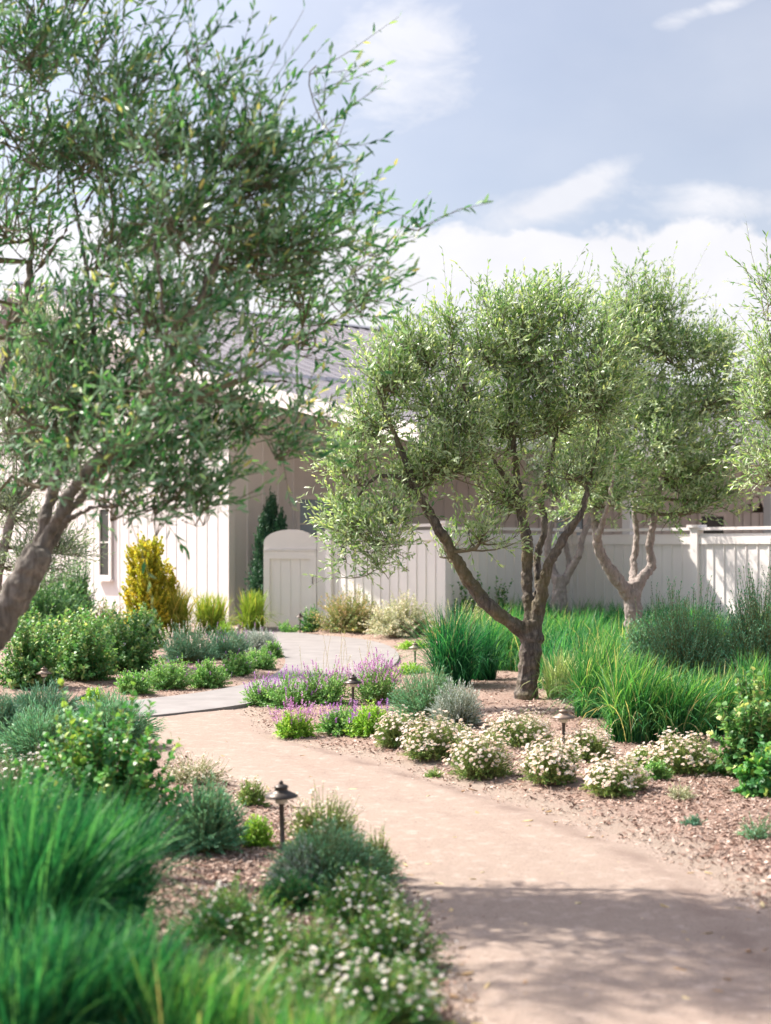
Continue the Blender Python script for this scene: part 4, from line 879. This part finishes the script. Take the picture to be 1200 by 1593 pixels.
# weeds on open mulch
for i, (x, y, wp, hp_, mt, lab) in enumerate([(676,1208,34,14,'daisyleaf','tiny weed on the path edge below the first daisy mounds'),(1062,1256,62,26,'dusty','thin dry weed with bare twigs on the open mulch'),(1080,1287,38,18,'lav','small grey green weed at the border of the granite path'),(1178,1312,72,38,'teal','spreading teal weed at the right edge near the path'),(1140,1216,34,20,'daisyleaf','small green seedling under the right hand rose bush')]):
    mound('small_weed', x, y, wp, hp_, lab, 'weed', mt, n=60, m=12, L=.02, W=.005, seed=40+i, group='weeds on the mulch', lo=.5)
mound('ground_cover', 645, 1012, 60, 14, 'yellow green creeping plant at the outer bend of the walk', 'ground cover plant', 'lime', n=160, m=10, L=.04, W=.014, seed=51)
mound('ground_cover', 640, 1052, 58, 16, 'yellow green creeping plant beside the slender path light', 'ground cover plant', 'lime', n=160, m=10, L=.034, W=.012, seed=52)
# shrubs along the fence
BG = 'loose shrubs along the fence'
for i, (x, y, wp, hp_, mt, lab, nn) in enumerate([
  (545,988,120,74,'rust','rusty orange and green shrub against the fence right of the gate',520),
  (624,996,124,68,'dusty','silvery dry looking shrub beside the rusty one at the fence',520),
  (588,980,70,86,'mint','bright green shrub squeezed between the rusty and the silvery one',160),
  (682,982,96,62,'rust','low rusty shrub at the fence corner',220),
  (748,986,112,58,'rust','wide rusty shrub before the shaded fence panel',260),
  (815,984,80,52,'dusty','pale low shrub before the shaded fence panel, next to the trunk',200),
  (484,985,46,44,'rose','small dark green shrub at the foot of the gate post',110),
  (448,986,40,20,'mint','little green plant by the gate path light',80),
  (690,1000,70,34,'rust','feathery brownish low plant between the walk and the dark grass clump',160),
  (640,985,60,34,'dusty','small pale twiggy plant in front of the silvery shrub',120)]):
    mound('loose_shrub', x, y, wp, hp_, lab, 'shrub', mt, n=nn, m=16, L=.052, W=.024, ang=.95, seed=60+i, group=BG, lo=.5, sr=.003, stemmat='stemdry')
def climber(pa, pb, z0, z1, n, label, mat, seed):
    r = np.random.default_rng(seed); A = np.array([*pa, 0.0]); Bq = np.array([*pb, 0.0]); T = thing('wall_climber', A, label, 'climbing plant'); b = MB()
    t = r.random((n,1)); B = A+(Bq-A)*t; B[:,2] = 0.05; E = B + (Bq-A)*r.normal(0,.12,(n,1)); E[:,2] = r.uniform(z0, z1, n)*(1-.5*abs(t[:,0]-.5)); C = (B+E)/2+r.normal(0,.08,(n,3)); C[:,1] = np.minimum(C[:,1], B[:,1])
    stems(b, B, C, E, np.full(n,.006), np.full(n,.002), 1, 4); shoots(b, B, C, E, 14, .35, 1, .075, .042, 1.1, r, 0, curl=.2); b.build('foliage', [M[mat], M['stemdry']], T)
climber(xy(705,27.2), xy(800,28.2), .7, 1.25, 46, 'sparse dark green climber against the shaded fence panel', 'rose', 77)
# dark columnar conifer behind the gate
def column(x, D, wpx, ytop, label, mat, seed, name='conifer', n=900, L=.06, W=.03, tops=3, cat='conifer', taper=.9):
    r = np.random.default_rng(seed); k = D/FPX; c = np.array(((x-CX)*k, D, 0.0)); H = EYE+(HZ-ytop)*k; rad = wpx/2*k
    T = thing(name, c, label, cat); b = MB()
    B, E = [], []
    for i in range(tops):
        ox, oy = r.normal(0, rad*.35, 2) if i else (0, 0); hh = H*(1 if i == 0 else r.uniform(.72,.95)); m_ = n//tops
        z = hh*r.random(m_)**.9; q = rad*(.75 if tops > 1 else 1)*(1-(z/hh)**1.6*taper)*np.sqrt(r.uniform(.25,1,m_)); az = r.uniform(0, 6.28, m_)
        b0 = np.c_[ox+q*.35*np.cos(az), oy+q*.35*np.sin(az), z*.92]; e0 = np.c_[ox+q*np.cos(az), oy+q*np.sin(az), z+rad*.5*r.random(m_)]; B.append(b0); E.append(e0)
    B = np.vstack(B)+c; E = np.vstack(E)+c; C = (B+E)/2; C[:,2] -= .03
    shoots(b, B, C, E, 12, .2, 1, L, W, .7, r, 0); b.build('foliage', M[mat], T)
    tr = MB(); tr.tube([c, c+np.array([0,0,H*.4]), c+np.array([0,0,H*.9])], [.05,.035,.01], 8); tr.build('trunk', M['twig'], T)
column(424, 30.7, 92, 778, 'dark narrow conifer between the building corner and the arched gate', 'conifer', 81, tops=6, n=2600)
column(236, 27.5, 70, 842, 'golden yellow upright shrub against the white gable wall', 'yellow', 82, 'golden_shrub', n=900, L=.08, W=.045, tops=7, cat='shrub', taper=.35)
# ------------------------------------------------------------------ left bed
YG = 'yellow grass tufts by the building'
clump('yellow_tuft', 268, 990, .95, 750, 'tawny yellow grass tuft below the golden shrub', 'grass_yellow', 21, .62, (0,0), .011, .3, YG, vl=.3, vh=1)
clump('yellow_tuft', 328, 988, .80, 600, 'yellow green grass tuft at the building corner', 'grass_yellow', 22, .6, (0,0), .011, .26, YG, vl=.1, vh=.8)
clump('yellow_tuft', 393, 983, .86, 650, 'bright lime yellow grass tuft left of the arched gate', 'grass_yellow', 23, .55, (0,0), .010, .2, YG, vl=.2, vh=.6)
mound('lime_bush', 350, 992, 36, 24, 'small round lime green bush in front of the yellow tufts', 'bush', 'lime', n=160, m=12, L=.035, W=.014, seed=91)
RG = 'rose bushes in the left bed'
for i, (x, y, wp, hp_, mt, lab) in enumerate([
  (40,1078,120,110,'rosel','rose bush at the left edge behind the bronze path light'),
  (120,1068,130,120,'rosel','glossy dark rose bush in the middle of the left bed'),
  (195,1052,110,100,'rosel','rose bush nearest the green mounds on the left bed'),
  (70,1030,130,85,'rosel','pale leaved rose bush behind the first two on the left'),
  (150,1018,120,70,'rosel','rose bush farther back below the dark narrow window'),
  (222,1010,80,62,'rosel','small rose bush just in front of the golden shrub'),
  (10,1000,110,80,'hedge','leafy bush at the far left beside the leaning trunk')]):
    mound('rose_bush', x, y, wp, hp_, lab, 'rose bush', mt, n=210, m=20, L=.062, W=.036, ang=1.1, seed=100+i, lo=.6, t0=.2, curl=.2, sr=.004, group=RG, flowers=('daisy', 10, .035, 'petal_white') if i in (2,4) else None)
for i, (x, y, wp, hp_, lab) in enumerate([(165,985,90,52,'rust coloured dry shrub below the narrow window'),(100,985,90,40,'brownish dry shrub beyond the pale rose bushes')]):
    mound('dry_shrub', x, y, wp, hp_, lab, 'shrub', 'rust', n=200, m=14, L=.06, W=.022, seed=110+i, lo=.5, stemmat='stemdry')
mound('hedge_shrub', 60, 992, 170, 110, 'dense green shrub by the building at the left edge', 'shrub', 'hedge', n=600, m=20, L=.07, W=.035, seed=113, lo=.7)
mound('pale_shrub', 118, 985, 60, 130, 'pale green shrub before the building beside the narrow window', 'shrub', 'hedge', n=300, m=18, L=.07, W=.03, seed=114, lo=.6)
LG = 'grey green mounds in the left bed'
for i, (x, y, wp, hp_, mt, lab, fl) in enumerate([
  (288,1036,100,60,'lav','grey green lavender with pale flower heads left of the others',('spike',120,.016,'petal')),
  (350,1030,96,52,'lav','grey green lavender in the middle behind the green mounds',('spike',40,.014,'purple')),
  (398,1014,70,36,'grey','greyish lavender at the tip of the left bed near the walk',('spike',20,.014,'purple'))]):
    mound('lavender_bush', x, y, wp, hp_, lab, 'lavender', mt, n=420, m=18, L=.045, W=.008, ang=.5, seed=120+i, group=LG, flowers=fl, spike=.12)
MG = 'bright green sage mounds along the walk'
for i, (x, y, wp, hp_, lab) in enumerate([
  (206,1084,60,40,'bright green sage mound farthest left, cut off by the dark lavender'),
  (262,1074,92,52,'widest bright green sage mound on the left bed'),
  (322,1070,66,44,'bright green sage mound at the middle of the walk edge'),
  (366,1056,60,38,'bright green sage mound just before the walk bends'),
  (402,1042,56,34,'bright green sage mound at the inner bend of the walk'),
  (424,1026,34,28,'smallest bright green sage mound at the tip of the left bed')]):
    mound('sage_bush', x, y, wp, hp_, lab, 'sage', 'mint', n=260, m=15, L=.036, W=.015, ang=.95, seed=130+i, group=MG, flowers=('spike', 24, .012, 'purple'), spike=.05)
mound('lime_bush', 146, 1094, 36, 24, 'tiny lime green plant alone on the mulch of the left bed', 'bush', 'lime', n=110, m=12, L=.03, W=.012, seed=141)
# lavender bank
VG = 'lavender bank at the left'
for i, (x, y, wp, hp_, mt, lab) in enumerate([
  (60,1140,150,66,'lav','light lavender mound at the left edge in front of the roses'),
  (165,1165,150,78,'teal','dark teal lavender mound beside the granite path'),
  (60,1195,170,86,'teal','dark teal lavender mound at the left edge below the light one'),
  (-10,1165,100,74,'lav','lavender cut by the left edge of the picture')]):
    mound('lavender_bush', x, y, wp, hp_, lab, 'lavender', mt, n=800, m=20, L=.045, W=.0055, ang=.42, seed=150+i, group=VG, t0=.2, lo=.8)
# near plants on the left
mound('daisy_bush', 35, 1280, 150, 95, 'shaded daisy mound with small pale blossoms at the left edge', 'daisy bush', 'hedge', n=500, m=14, L=.026, W=.007, seed=161, flowers=('daisy', 200, .014, 'petal_white'))
mound('rose_bush', 150, 1332, 275, 240, 'tall rose bush with lit yellow green tips near the camera', 'rose bush', 'rose', n=300, m=20, L=.052, W=.034, ang=1.1, seed=162, lo=.55, t0=.3, curl=.2, sr=.0035)
mound('lavender_bush', 318, 1338, 130, 112, 'teal lavender beside the tall rose bush', 'lavender', 'teal', n=620, m=18, L=.032, W=.006, ang=.5, seed=163, lo=.78)
NG = 'small daisy plants on the left bed edge'
mound('daisy_bush', 392, 1256, 52, 44, 'isolated daisy plant on bare mulch at the left path edge', 'daisy bush', 'daisyleaf', n=260, m=13, L=.022, W=.005, seed=164, flowers=('daisy', 60, .011, 'petal'), group=NG)
mound('daisy_bush', 300, 1225, 120, 48, 'thin daisy patch between the tall rose and the granite path', 'daisy bush', 'dusty', n=300, m=12, L=.022, W=.005, seed=165, flowers=('daisy', 160, .011, 'petal'), group=NG, lo=.5)
mound('daisy_bush', 505, 1330, 130, 92, 'daisy mound right of the nearest path light', 'daisy bush', 'daisyleaf', n=520, m=13, L=.022, W=.005, seed=166, flowers=('daisy', 190, .012, 'petal'), group=NG, lo=.7)
mound('daisy_bush', 588, 1368, 62, 74, 'narrow daisy plant at the bend of the path with dry seed heads', 'daisy bush', 'daisyleaf', n=320, m=13, L=.02, W=.005, seed=167, flowers=('daisy', 50, .009, 'petal'), group=NG, lo=.6)
mound('lime_bush', 398, 1325, 56, 52, 'lime green leafy plant left of the nearest path light', 'bush', 'lime', n=200, m=12, L=.02, W=.010, seed=168)
mound('lavender_bush', 508, 1398, 205, 108, 'silvery green lavender cushion in front of the nearest path light', 'lavender', 'teal', n=900, m=18, L=.026, W=.0045, ang=.5, seed=169, lo=.82)
mound('lavender_bush', 470, 1400, 100, 84, 'grey patch of lavender on the left half of the silvery cushion', 'lavender', 'grey', n=420, m=18, L=.026, W=.0045, ang=.5, seed=170, lo=.8)
mound('ground_cover', 452, 1420, 120, 52, 'dark emerald feathery cushion below the silvery lavender', 'ground cover plant', 'grass_teal', n=520, m=16, L=.022, W=.004, seed=171, ang=.6)
FG = 'white daisies close to the camera'
for i, (x, y, wp, hp_, lab, nf) in enumerate([
  (560,1445,165,90,'white daisy plant in tree shade below the silvery lavender',120),
  (605,1515,170,110,'shaded white daisy plant bending along the granite path',150),
  (460,1540,230,110,'white daisies scattered over mulch in the lower middle',120),
  (360,1490,200,95,'sparse white daisies between the mulch patch and the near grass',70),
  (600,1610,220,110,'white daisy plant at the bottom edge beside the path',200),
  (430,1630,240,110,'blurred white daisies behind the lowest grass',140)]):
    mound('daisy_bush', x, y, wp, hp_, lab, 'daisy bush', 'rose', n=620, m=13, L=.022, W=.006, seed=180+i, flowers=('daisy', nf, .0115, 'petal_white'), group=FG, lo=.5, t0=.3)
HG = 'tall grass clumps close to the camera'
for i, (x, y, h, n_, mt, lab, le) in enumerate([
  (50,1560,.78,1500,'grass_teal','tallest emerald grass clump at the left edge',(.22,0)),
  (150,1500,.64,1200,'grass_teal','dark emerald grass clump leaning right before the tall rose',(.3,0)),
  (-10,1440,.66,900,'grass_teal','dark grass clump cut by the left edge',(.2,0)),
  (40,1720,.56,1400,'grass_teal','blurred bright green grass in the lower left corner',(.2,0)),
  (190,1700,.50,1200,'grass_teal','blurred grass clump at the bottom edge, left of the middle',(.2,0)),
  (310,1730,.44,1100,'grass','soft bright grass at the bottom edge before the daisies',(.15,0)),
  (460,1790,.40,1000,'grass','lowest blurred grass clump below the white daisies',(.12,0)),
  (600,1850,.34,800,'grass','thin blurred grass at the bottom edge beside the granite path',(.12,0))]):
    clump('grass_clump', x, y, h, n_, lab, mt, 200+i, .6, le, .0040, .15, HG)
